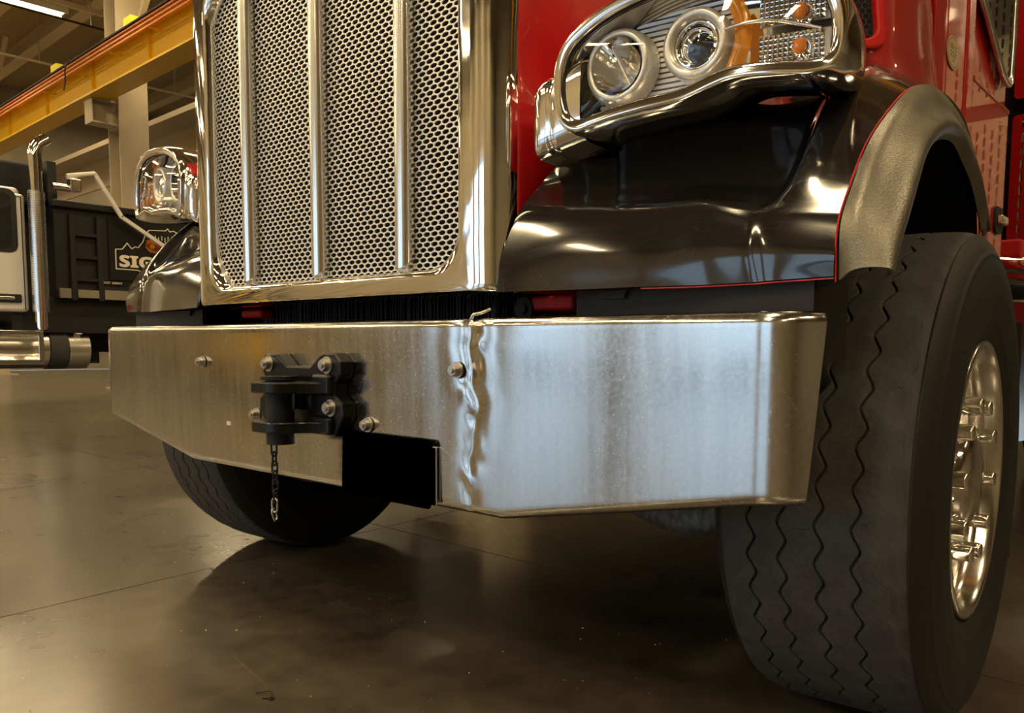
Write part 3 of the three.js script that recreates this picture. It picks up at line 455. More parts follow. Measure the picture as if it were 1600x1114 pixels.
// hood and cab
{
  const plan = [[0.560, -0.076], [0.634, -0.078], [0.638, -0.085], [0.652, -0.28], [0.72, -0.44], [0.95, -0.555], [1.09, -0.60], [1.158, -0.68], [1.175, -0.86], [1.165, -1.05], [1.145, -1.18]];
  const lev = [[0.935, 0.5], [1.15, 0.6], [1.33, 0.6], [1.40, 1], [1.47, 1], [1.60, 0.985], [1.75, 0.955], [1.86, 0.90], [1.93, 0.80], [1.97, 0.5], [1.98, 0.0]];
  const net = lev.map(([y, k]) => plan.map(([x, z], i) => { const lowk = y < 1.35 ? Math.min(x, 0.65 + 0.06 * i / 10) : x; const t = i / 10; return [y > 1.9 ? x * k : y < 1.35 ? lowk : x * k, y + (y > 1.7 ? 0.10 * t : 0), z]; }));
  const rows = patch(net, 60, 60);
  const hood = mesh('hood', [sheet(rows, { flip: true }), mirrored(sheet(rows, { flip: true }))], M.red, truck, 'glossy red hood');
  // side vent with hexagonal screen, framed in red
  const vent = (() => {
    const O = V(1.108, 1.52, -0.592), e1 = V(0.80, 0, -0.60).normalize(), e2 = V(-0.10, 1, 0.02).normalize(), n = e1.clone().cross(e2).normalize().negate(); if (n.z < 0) n.negate();
    const at = (s, h, k) => O.clone().addScaledVector(e1, s).addScaledVector(e2, h).addScaledVector(n, k);
    return { at };
  })();
  const toFrame = (g, at) => { const p = g.attributes.position; for (let i = 0; i < p.count; i++) { const q = at(p.getX(i), p.getY(i), p.getZ(i)); p.setXYZ(i, q.x, q.y, q.z); } g.computeVertexNormals(); return g; };
  const vp = roundRect(-0.16, -0.075, 0.075, 0.24, 0.03), vi = roundRect(-0.14, -0.052, 0.055, 0.22, 0.026, THREE.Path);
  mesh('vent_frame', toFrame(boxUV(extrude(vp, 0.022, 0.006, [vi])), (a, b, c) => vent.at(a, b, c + 0.01)), M.red, hood);
  mesh('vent_dark_sheet', toFrame(bx(0.2, 0.275, 0.004, -0.0425, 0.084, 0), (a, b, c) => vent.at(a, b, c + 0.012)), M.blackVoid, hood);  // flat black sheet, paints the darkness inside the vent
  const hex = []; for (let j = 0; j < 26; j++) for (let i = 0; i < 15; i++) { const s = -0.135 + (i + (j % 2) * 0.5) * 0.0135, h = -0.045 + j * 0.0112; if (s > 0.052) continue; const r = 0.0079, ring = new THREE.RingGeometry(r * 0.80, r, 6, 1); ring.rotateZ(Math.PI / 6); ring.translate(s, h, 0.018); hex.push(ring.toNonIndexed()); }
  mesh('vent_screen', toFrame(merge(hex), vent.at), M.plastic, hood, 'black hexagonal vent screen');
  // cab side with door
  const cab = mesh('cab', [bb(-1.10, 1.10, 0.86, 2.95, -2.16, -1.22, 0.03), bb(1.09, 1.118, 0.90, 2.6, -1.62, -1.545, 0.008)], M.red, truck, 'glossy red cab');
  mesh('cab_panel', [bb(1.10, 1.112, 0.93, 2.3, -1.345, -1.235, 0.003), bb(1.10, 1.112, 0.93, 2.3, -1.535, -1.352, 0.003)], M.red, cab);
  mesh('door_panel', [bb(1.10, 1.114, 0.88, 1.66, -2.13, -1.628, 0.004), bb(1.10, 1.118, 1.645, 1.66, -2.13, -1.63, 0.004)], M.red, cab);
  const win = new THREE.Shape(); win.moveTo(-1.50, 1.98); win.lineTo(-2.02, 1.74); win.quadraticCurveTo(-2.09, 1.72, -2.09, 1.80); win.lineTo(-2.09, 2.5); win.lineTo(-1.5, 2.5); win.closePath();
  const wg = new THREE.ExtrudeGeometry(win, { depth: 0.006, bevelEnabled: false }); wg.applyMatrix4(new THREE.Matrix4().makeBasis(V(0, 0, 1), V(0, 1, 0), V(-1, 0, 0))); wg.translate(1.124, 0, 0);
  mesh('door_window', wg, M.window, cab, 'dark door window'); mesh('door_window', mirrored(wg), M.window, cab, 'dark door window');
  for (const sx of [-1, 1]) mesh('windshield', (() => { const g = extrude(roundRect(-0.47, -0.33, 0.47, 0.33, 0.07), 0.008, 0.002); g.translate(sx * 0.5, 2.46, -1.226); return g; })(), M.window, cab, 'dark split windshield');
  mesh('window_trim', tube([V(1.122, 2.5, -1.49), V(1.122, 1.985, -1.49), V(1.122, 1.87, -1.72), V(1.122, 1.735, -2.02), V(1.122, 1.74, -2.085), V(1.122, 1.82, -2.10), V(1.122, 2.5, -2.10)], 0.012, 90, 8), M.satin, cab);
  // round sticker on the cowl
  const cv = document.createElement('canvas'); cv.width = cv.height = 256; const c = cv.getContext('2d');
  c.fillStyle = '#c9b48c'; c.fillRect(0, 0, 256, 256); c.strokeStyle = '#8c7a58'; c.lineWidth = 10; c.beginPath(); c.arc(128, 128, 112, 0, 7); c.stroke();
  c.fillStyle = '#b8842c'; c.fillRect(62, 62, 60, 46); c.fillStyle = '#7c6a4a'; for (let i = 0; i < 3; i++) { c.fillRect(60 + i * 46, 122, 34, 14); c.fillRect(70 + i * 40, 148, 26, 16); } c.fillRect(134, 70, 50, 14); c.fillRect(140, 96, 40, 12); c.fillRect(110, 182, 40, 14);
  const ct = new THREE.CanvasTexture(cv); ct.colorSpace = THREE.SRGBColorSpace;
  const disc = new THREE.CylinderGeometry(0.058, 0.058, 0.002, 40); disc.rotateX(Math.PI / 2); disc.rotateY(Math.PI / 2); disc.scale(1, 0.78, 1.15); disc.translate(1.1145, 1.665, -1.405);
  { const p = disc.attributes.position, u = disc.attributes.uv; for (let i = 0; i < p.count; i++) u.setXY(i, 0.5 - (p.getZ(i) + 1.405) / 0.134, 0.5 + (p.getY(i) - 1.665) / 0.0905); }
  mesh('round_sticker', disc, std({ map: ct, roughness: 0.5 }), cab, 'round cream inspection sticker');
  mesh('marker_light', bb(1.165, 1.192, 1.402, 1.432, -0.83, -0.74, 0.008), M.amber, hood, 'small amber marker light');
  // door handle
  const dh = mesh('door_handle', (() => { const g = extrude(roundRect(-0.055, -0.045, 0.055, 0.045, 0.03), 0.008, 0.002); g.rotateY(Math.PI / 2); g.translate(1.114, 1.268, -2.04); return g; })(), M.plastic, cab, 'black recessed door handle cup');
  mesh('handle_lever', bb(1.122, 1.142, 1.252, 1.283, -2.09, -1.995, 0.007), M.chrome, dh);
  // lower sill and lettering strips
  mesh('cab_sill', bb(1.04, 1.09, 0.62, 0.86, -2.3, -1.35, 0.01), M.dark, cab);
  // exhaust after-treatment box with slotted cover, behind the door
  const box = mesh('exhaust_cover', [bb(1.068, 1.414, 1.146, 1.714, -2.85, -2.50, 0.02), bb(1.072, 1.414, 1.786, 2.69, -2.85, -2.50, 0.03)], M.chrome, truck, 'polished exhaust cover with rows of slots');
  for (const [y0, y1] of [[1.14, 1.72], [1.78, 2.70]]) {
    const holes = []; for (let i = 0; i < 11; i++) for (let y = y0 + 0.045 + (i % 2) * 0.025; y < y1 - 0.03; y += 0.05) { const x = 1.10 + i * 0.027; holes.push([[x - 0.0045, y - 0.018], [x - 0.0045, y + 0.018], [x + 0.0045, y + 0.018], [x + 0.0045, y - 0.018]]); }
    const g = extrude(roundRect(1.062, y0, 1.42, y1, 0.02), 0.004, 0, holes); g.translate(0, 0, -2.462); mesh('slotted_plate', boxUV(g), M.chrome, box, 'polished plate with staggered slots');
    mesh('plate_rim', [bb(1.062, 1.066, y0 + 0.02, y1 - 0.02, -2.5, -2.462), bb(1.416, 1.42, y0 + 0.02, y1 - 0.02, -2.5, -2.462)], M.chromeFlat, box);
  }
  mesh('step_tube', [rod(V(1.03, 1.150, -2.36), V(1.45, 1.10, -2.36), 0.034, 24), rod(V(1.04, 1.11, -2.40), V(1.45, 1.06, -2.40), 0.03, 24)], M.chromeFlat, truck, 'bent chrome step tube');
  mesh('step_bracket', bb(1.045, 1.14, 1.17, 1.235, -2.42, -2.34, 0.01), M.redFrame, truck);
  mesh('fuel_tank', [rod(V(1.0, 0.72, -4.6), V(1.0, 0.72, -2.9), 0.31, 40)], M.satin, truck, 'polished cylindrical fuel tank');
  // chassis behind the bumper
  const fr = mesh('chassis_frame', [bb(-0.46, -0.38, 0.62, 0.90, -7.5, -0.3), bb(0.38, 0.46, 0.62, 0.90, -7.5, -0.3), bb(-0.46, 0.46, 0.60, 0.75, -0.45, -0.3), bb(-0.5, 0.5, 0.75, 1.6, -1.3, -0.35), bb(-1.05, 1.05, 1.1, 2.9, -4.2, -2.6, 0.05), bb(-0.9, 0.9, 0.80, 1.0, -7.4, -2.6)], M.dark, truck, 'black chassis and body behind the cab');
  mesh('front_axle', [rod(V(-1.12, 0.52, -0.76), V(1.12, 0.52, -0.76), 0.07, 20), bb(-0.52, -0.32, 0.5, 0.64, -1.3, -0.3, 0.02), bb(0.32, 0.52, 0.5, 0.64, -1.3, -0.3, 0.02)], M.dark, fr);
  mesh('engine_sump', [bb(-0.30, 0.30, 0.42, 0.80, -1.9, -0.95, 0.04), bb(-0.26, 0.26, 0.50, 0.9, -3.4, -1.9, 0.05)], M.dark, fr);
  const tank = mesh('fuel_tank', [rod(V(-0.98, 0.66, -4.3), V(-0.98, 0.66, -1.75), 0.30, 36)], M.bodyBlack, truck, 'black fuel tank on the far side');
  for (const z of [-2.1, -3.9]) mesh('tank_strap', rod(V(-0.98, 0.66, z - 0.04), V(-0.98, 0.66, z + 0.04), 0.308, 36), M.steel, tank);
  mesh('mud_flap', [bb(-1.36, -0.92, 0.16, 0.86, -1.56, -1.545)], M.bodyBlack, truck); mesh('mud_flap', [bb(0.94, 1.30, 0.20, 0.9, -1.56, -1.545)], M.bodyBlack, truck);
  for (const z of [-5.6, -7.0]) for (const sx of [-1, 1]) mesh('rear_tire', (() => { const g = lathe([[0.28, -0.28], [0.5, -0.28], [0.525, -0.24], [0.525, 0.24], [0.5, 0.28], [0.28, 0.28]], 48); g.rotateZ(Math.PI / 2); g.translate(sx * 0.95, 0.525, z); return g; })(), M.bodyBlack, truck);
  // dirty aluminium skid shield hanging under the bumper
  const sk = []; for (let i = 0; i <= 30; i++) { const x = lerp(0.50, 1.03, i / 30), t = i / 30; const low = 0.500 - 0.105 * Math.sin(Math.min(1, t / 0.72) * Math.PI / 2) ** 1.6 + (t > 0.72 ? ((t - 0.72) / 0.28) ** 1.7 * 0.105 : 0); sk.push([V(x, 0.62, -0.40), V(x, low + 0.03, -0.39), V(x, low, -0.395), V(x, low + 0.004, -0.5)]); }
  mesh('air_tank_shield', sheet(sk), M.galv, fr, 'dirty galvanised metal shield under the bumper');
}

// headlights
{
  const n = V(0.1143, 0, 0.9934), e1 = V(0.9934, 0, -0.1143), O = V(1.0, 1.33, -0.082);
  const at = (s, h, k = 0) => V(O.x + e1.x * s + n.x * k, O.y + h, O.z + e1.z * s + n.z * k);
  const put = (g) => { const q = g.index ? g.toNonIndexed() : g, p = q.attributes.position; for (let i = 0; i < p.count; i++) { const v = at(p.getX(i), p.getY(i), p.getZ(i)); p.setXYZ(i, v.x, v.y, v.z); } q.computeVertexNormals(); return q; };
  const puts = (g) => { const q = g.index ? g : mergeVertices(g), p = q.attributes.position; for (let i = 0; i < p.count; i++) { const v = at(p.getX(i), p.getY(i), p.getZ(i)); p.setXYZ(i, v.x, v.y, v.z); } q.computeVertexNormals(); return q; };
  const outline = [[-0.225, -0.008], [-0.220, -0.045], [-0.212, -0.066], [-0.194, -0.077], [-0.155, -0.071], [-0.116, -0.065], [-0.05, -0.059], [0.014, -0.055], [0.045, -0.048], [0.074, -0.040], [0.10, -0.034], [0.132, -0.032], [0.19, -0.036], [0.245, -0.041], [0.266, -0.034], [0.272, 0.004], [0.265, 0.043], [0.245, 0.078], [0.21, 0.100], [0.15, 0.115], [0.08, 0.122], [0.0, 0.121], [-0.065, 0.114], [-0.119, 0.102], [-0.165, 0.084], [-0.207, 0.056], [-0.223, 0.022]];
  const NL = 160, oc = new THREE.CatmullRomCurve3(outline.map(([a, b]) => V(a, b, 0)), true, 'centripetal');
  const ring = Array.from({ length: NL + 1 }, (_, i) => oc.getPoint(i % NL / NL));
  const nor = ring.map((p, i) => { const a = ring[(i + NL - 1) % NL], b = ring[(i + 1) % NL]; return V(b.y - a.y, -(b.x - a.x), 0).normalize(); });
  const off = (d, k, f = () => 0) => ring.map((p, i) => { const m = nor[i].y < 0 ? -nor[i].y : 0; const e = d + f(p, m); return at(p.x + nor[i].x * e, p.y + nor[i].y * e, k(p)); });
  const sweep = (p) => -0.5 * Math.max(0, p.x - 0.05) ** 2 * 1.0; // the outer end turns back
  const bz = [];
  bz.push(off(0.000, (p) => sweep(p) - 0.012)); bz.push(off(0.000, (p) => sweep(p) + 0.004));
  for (let i = 1; i <= 8; i++) { const a = i / 8 * Math.PI / 2; bz.push(off(0.013 * (1 - Math.cos(a)) + 0.004 * i / 8, (p) => sweep(p) + 0.004 + 0.006 * Math.sin(a))); }
  for (let i = 1; i <= 10; i++) { const a = i / 10 * Math.PI / 2; bz.push(off(0.017 + 0.012 * Math.sin(a), (p) => sweep(p) + 0.010 - 0.055 * (1 - Math.cos(a)))); }
  for (let i = 1; i <= 8; i++) { const t = i / 8; bz.push(off(0.029 - 0.012 * t * t, (p) => sweep(p) - 0.045 - 0.20 * t, (p, m) => -0.03 * t * t)); }
  const bezel = sheet(bz, { closed: true });
  // mounting arm to the hood
  const arm = []; for (let i = 0; i <= 16; i++) {
    const t = i / 16, row = [], s0 = lerp(-0.300, -0.19, t), g = t < 0.36 || t > 0.40 ? 1 : 0.955, hh = lerp(0.074, 0.080, t) * g, cc = lerp(-0.060, -0.030, t);
    for (let j = 0; j <= 40; j++) { const a = j / 40 * 2 * Math.PI, c = Math.cos(a), q = Math.sin(a), e = 0.42; row.push(at(s0, cc + Math.sign(q) * Math.abs(q) ** e * hh, -0.075 + Math.sign(c) * Math.abs(c) ** e * 0.075 * (t < 0.1 ? 0.9 + t : 1) * g)); }
    arm.push(row);
  }
  const cap = sheet([arm[0], arm[0].map(() => at(-0.306, -0.06, -0.075))]);
  // clear cover, a domed skin over the outline
  const dome = []; const cen = V(0.03, 0.025, 0);
  for (let i = 0; i <= 10; i++) { const t = i / 10; dome.push(ring.map((p) => { const q = cen.clone().lerp(p, t); return at(q.x, q.y, sweep(q) - 0.006 + 0.022 * (1 - t * t)); })); }
  const lensG = sheet(dome, { closed: true });
  // inner bowl wall from the rim to the back panel
  const wall = [off(-0.001, (p) => sweep(p) - 0.012), off(-0.010, (p) => sweep(p) - 0.055), off(-0.016, (p) => sweep(p) - 0.075)];
  const backP = []; for (let i = 0; i <= 4; i++) backP.push(ring.map((p, j) => { const q = cen.clone().lerp(V(p.x + nor[j].x * -0.015, p.y + nor[j].y * -0.015, 0), i / 4); return at(q.x, q.y, sweep(q) - 0.078); }));
  const gasket = off(0.0005, (p) => sweep(p) - 0.002);
  const discAt = (pts, s, h, k, tilt = 0) => { const g = lathe(pts, 56); g.rotateX(Math.PI / 2); if (tilt) g.rotateY(tilt); g.translate(s, h, k); return puts(g); };
  for (const side of [1, -1]) {
    const S = (g) => (side > 0 ? g : mirrored(g));
    const h = mesh('headlight', S(merge([bezel, sheet(arm), cap])), M.chromeFlat, truck, 'chrome headlight pod with clear lens');
    mesh('gasket', S(tube(gasket.slice(0, -1), 0.0035, 240, 6, true)), M.gasket, h);
    mesh('lens', S(lensG), M.glass, h);
    mesh('bowl', S(merge([sheet(wall, { closed: true }), sheet(backP, { closed: true })])), M.reflector, h);
    // ribbed panel behind the lamps
    for (let i = 0; i < 17; i++) {
      const y = -0.052 + i * 0.0098, x0 = -0.180 + Math.max(0, (y - 0.03) * 1.2), x1 = 0.090, cuts = [];
      for (const [cx, cy, r] of [[-0.124, 0.019, 0.066], [0.034, 0.028, 0.058]]) { const d = y - cy; if (Math.abs(d) < r) { const w = Math.sqrt(r * r - d * d); cuts.push([cx - w, cx + w]); } }
      let x = x0; for (const [c0, c1] of [...cuts, [x1, x1]]) { if (c0 - x > 0.006) { const g = new THREE.BoxGeometry(c0 - x, 0.0062, 0.008); g.translate((c0 + x) / 2, y, -0.066); mesh('rib', S(put(g)), M.silverPlastic, h); } x = Math.max(x, c1); }
    }
    // low beam: ring and open reflector with bulb
    mesh('lamp_ring', S(discAt([[0.050, -0.036], [0.052, 0.004], [0.056, 0.010], [0.064, 0.008], [0.070, -0.004], [0.072, -0.03]], -0.124, 0.019, -0.030)), M.silverPlastic, h);
    mesh('reflector', S(discAt([[0.003, -0.056], [0.02, -0.052], [0.035, -0.040], [0.045, -0.022], [0.051, 0.004]], -0.124, 0.019, -0.026)), M.reflector, h);
    mesh('bulb', S(merge([discAt([[0.0, 0.0], [0.006, -0.002], [0.008, -0.008], [0.008, -0.03]], -0.112, 0.014, -0.040), put((() => { const g = new THREE.BoxGeometry(0.003, 0.1, 0.02); g.rotateZ(0.5); g.translate(-0.124, 0.019, -0.055); return g; })())])), M.silverPlastic, h);
    // projector: wide ring, inner tube, glass ball lens
    mesh('lamp_ring', S(discAt([[0.040, -0.040], [0.041, -0.004], [0.046, 0.006], [0.054, 0.010], [0.062, 0.004], [0.064, -0.04]], 0.034, 0.028, -0.026)), M.silverPlastic, h);
    mesh('projector_tube', S(discAt([[0.032, -0.030], [0.034, 0.0], [0.041, -0.002]], 0.034, 0.028, -0.026)), M.reflector, h);
    mesh('projector_back', S(discAt([[0.0, -0.035], [0.033, -0.034]], 0.034, 0.028, -0.026)), M.dark, h);
    const pj = []; for (let i = 0; i <= 10; i++) { const a = i / 10 * Math.PI / 2; pj.push([0.033 * Math.sin(a), -0.012 + 0.016 * Math.cos(a)]); } pj.push([0.033, -0.016], [0.0, -0.018]);
    mesh('projector_lens', S(discAt(pj, 0.034, 0.027, -0.024)), M.lensGlass, h);
    // turn signal chamber: amber strip, prismatic blocks, two amber bulbs, dividing rib
    const strip = []; for (let i = 0; i <= 12; i++) { const t = i / 12, y = lerp(-0.022, 0.098, t); const x0 = 0.104 - 0.035 * (t - 0.45) ** 2 * 4 * 0.6; strip.push([at(x0, y, -0.030), at(x0 + 0.016, y, -0.024), at(x0 + 0.030, y, -0.034)]); }
    mesh('amber_reflector', S(sheet(strip)), M.amber, h, 'amber reflector strip');
    for (const [ya, yb] of [[-0.028, 0.028], [0.044, 0.098]]) {
      mesh('prism_panel', S(put((() => { const g = new THREE.BoxGeometry(0.115, yb - ya, 0.004, 8, 1, 1); g.translate(0.196, (ya + yb) / 2, -0.058); const p = g.attributes.position; for (let i = 0; i < p.count; i++) p.setZ(i, p.getZ(i) + sweep(V(p.getX(i), 0, 0))); return g; })())), M.silverPlastic, h);
      const prisms = []; const nx = 13, nyy = Math.round((yb - ya) / 0.0082);
      for (let i = 0; i < nx; i++) for (let j = 0; j < nyy; j++) { const g = new THREE.ConeGeometry(0.0056, 0.006, 4, 1); g.rotateY(Math.PI / 4); g.rotateX(Math.PI / 2); g.translate(0.143 + i * 0.0083, ya + (j + 0.5) * (yb - ya) / nyy, -0.050 + sweep(V(0.143 + i * 0.0083, 0, 0)) + 0.003); prisms.push(g); }
      mesh('prism_block', S(put(merge(prisms))), M.reflector, h, 'sparkling prismatic reflector');
    }
    const div = [at(0.086, 0.040, -0.02), at(0.125, 0.043, -0.020), at(0.167, 0.041, -0.026), at(0.21, 0.030, -0.036), at(0.249, 0.016, -0.040)];
    mesh('divider', S(tube(div, 0.0032, 40, 8)), M.satin, h);
    for (const y of [-0.001, 0.056]) { mesh('turn_bulb', S(put((() => { const g = new THREE.SphereGeometry(0.0125, 20, 14); g.scale(1, 1.1, 0.9); g.translate(0.210, y, -0.052); return g; })())), M.amberBulb, h); mesh('bulb_socket', S(discAt([[0.013, 0.004], [0.019, 0.0], [0.021, -0.008]], 0.210, y, -0.060)), M.reflector, h); }
  }
}

// wheels
function makeWheel(side) {
  const tw = 0.34, off = -0.0138, grooves = [0.185, 0.363, 0.565, 0.758], SEG = 460, PER = 46;
  // profile: axial position a (outboard +), radius r; tread from a=off to off-tw
  const prof = [];
  const side1 = [[-0.005, 0.300], [0.006, 0.318], [0.018, 0.350], [0.026, 0.390], [0.027, 0.430], [0.020, 0.470], [0.010, 0.498], [0.000, 0.515], [off + 0.004, 0.527]];
  const tread = []; const steps = [];
  for (let i = 0; i <= 60; i++) steps.push(i / 60);
  for (const g of grooves) { const gf = 1 - g; for (const d of [-0.0118, -0.0085, -0.0035, 0, 0.0035, 0.0085, 0.0118]) steps.push(gf + d); }
  steps.sort((a, b) => a - b);
  for (const t of steps) {
    const a = off - tw * t, u = (t - 0.5) * 2; let r = 0.5375 - 0.008 * u * u * u * u - 0.004 * Math.abs(u) ** 14, isG = 0;
    for (const g of grooves) { const d = Math.abs(t - (1 - g)); if (d < 0.0088) isG = d < 0.0040 ? 1 : (0.0088 - d) / 0.0048; }
    tread.push([a, r - 0.0095 * isG, Math.max(0, 1 - Math.abs(u) ** 10)]);
  }
  const side2 = [[off - tw - 0.004, 0.527], [off - tw - 0.016, 0.512], [off - tw - 0.028, 0.490], [off - tw - 0.040, 0.455], [off - tw - 0.044, 0.42], [off - tw - 0.038, 0.37], [off - tw - 0.024, 0.33], [off - tw - 0.012, 0.30]];
  const tri = (x) => { const f = x - Math.floor(x); const q = f < 0.5 ? 4 * f - 1 : 3 - 4 * f; return clamp(q * 1.25, -1, 1); };
  const build = (pr, uvk = 1) => { const rows = pr.map(([a, r, w = 0]) => Array.from({ length: SEG + 1 }, (_, i) => { const t = i / SEG * 2 * Math.PI, z = w ? 0.0085 * w * tri(i / SEG * PER) : 0; return V(side * (a + z), r * Math.cos(t), r * Math.sin(t)); })); return sheet(rows, { closed: true, flip: side > 0 }); };
  const wheel = new THREE.Group();
  const tire = mesh('tire', build(tread), M.rubber, null, 'worn black truck tire with four zigzag grooves');
  const sw = (list) => list.map(([a, r]) => [a, r, 0]);
  const smooth = (list, k) => { const c = new THREE.CatmullRomCurve3(list.map(([a, r]) => V(a, r, 0)), false, 'centripetal'); return Array.from({ length: k }, (_, i) => { const p = c.getPoint(i / (k - 1)); let a = p.x; const r = p.y; for (const rr of [0.345, 0.405, 0.485]) a += 0.0022 * Math.exp(-(((r - rr) / 0.0035) ** 2)) * (list === side1 ? 1 : -1); return [a, r, 0]; }); };
  mesh('sidewall', [build([...smooth(side1, 64), tread[0]]), build([tread[tread.length - 1], ...smooth(side2, 56)])], M.sidewall, tire, 'smooth dark sidewall');
  const R90 = (g) => { g.rotateZ(-Math.PI / 2 * side); return g; };
  // rim: lathe axis along +x
  const rim = R90(lathe([[0.284, -0.30], [0.262, -0.28], [0.262, -0.05], [0.270, -0.028], [0.290, -0.014], [0.302, -0.004], [0.3055, 0.003], [0.303, 0.009], [0.296, 0.011], [0.288, 0.007], [0.281, -0.006], [0.272, -0.028], [0.262, -0.060], [0.254, -0.090], [0.244, -0.104], [0.226, -0.096], [0.210, -0.080], [0.195, -0.066], [0.17, -0.060], [0.14, -0.060], [0.12, -0.060], [0.118, -0.12], [0.0, -0.12]], 96));
  mesh('rim', rim, M.wheelAlu, tire, 'polished aluminium rim');
  const holeDisc = new THREE.CylinderGeometry(0.022, 0.022, 0.01, 20);
  for (let k = 0; k < 10; k++) { const a = (k + 0.5) / 10 * 2 * Math.PI; const g = holeDisc.clone(); R90(g); g.translate(side * -0.088, Math.cos(a) * 0.221, Math.sin(a) * 0.221); mesh('hand_hole_shade', g, M.blackVoid, tire); }  // black discs on a closed rim; the shade of the holes is painted
  const lug = lathe([[0.021, -0.002], [0.021, 0.006], [0.0175, 0.012], [0.0172, 0.070], [0.0145, 0.076], [0.0, 0.077]], 20);
  for (let k = 0; k < 10; k++) { const a = (k + 0.32) / 10 * 2 * Math.PI; const g = lug.clone(); R90(g); g.translate(side * -0.060, Math.cos(a) * 0.1675, Math.sin(a) * 0.1675); mesh('lug_nut', g, M.chromeFlat, tire); }
  mesh('hub_cap', R90(lathe([[0.112, -0.064], [0.112, -0.030], [0.106, -0.020], [0.104, -0.012], [0.098, -0.004], [0.08, 0.004], [0.05, 0.010], [0.0, 0.012]], 48)), M.chromeFlat, tire);
  return tire;
}
{
  const th = -0.0567, near = makeWheel(1); near.position.set(1.3685, 0.5375, -0.7686); near.rotation.y = -th; truck.add(near); near.name = 'wheel';
  const far = makeWheel(-1); far.position.set(-1.3685, 0.5375, -0.7402); far.rotation.y = -th; truck.add(far); far.name = 'wheel';
}

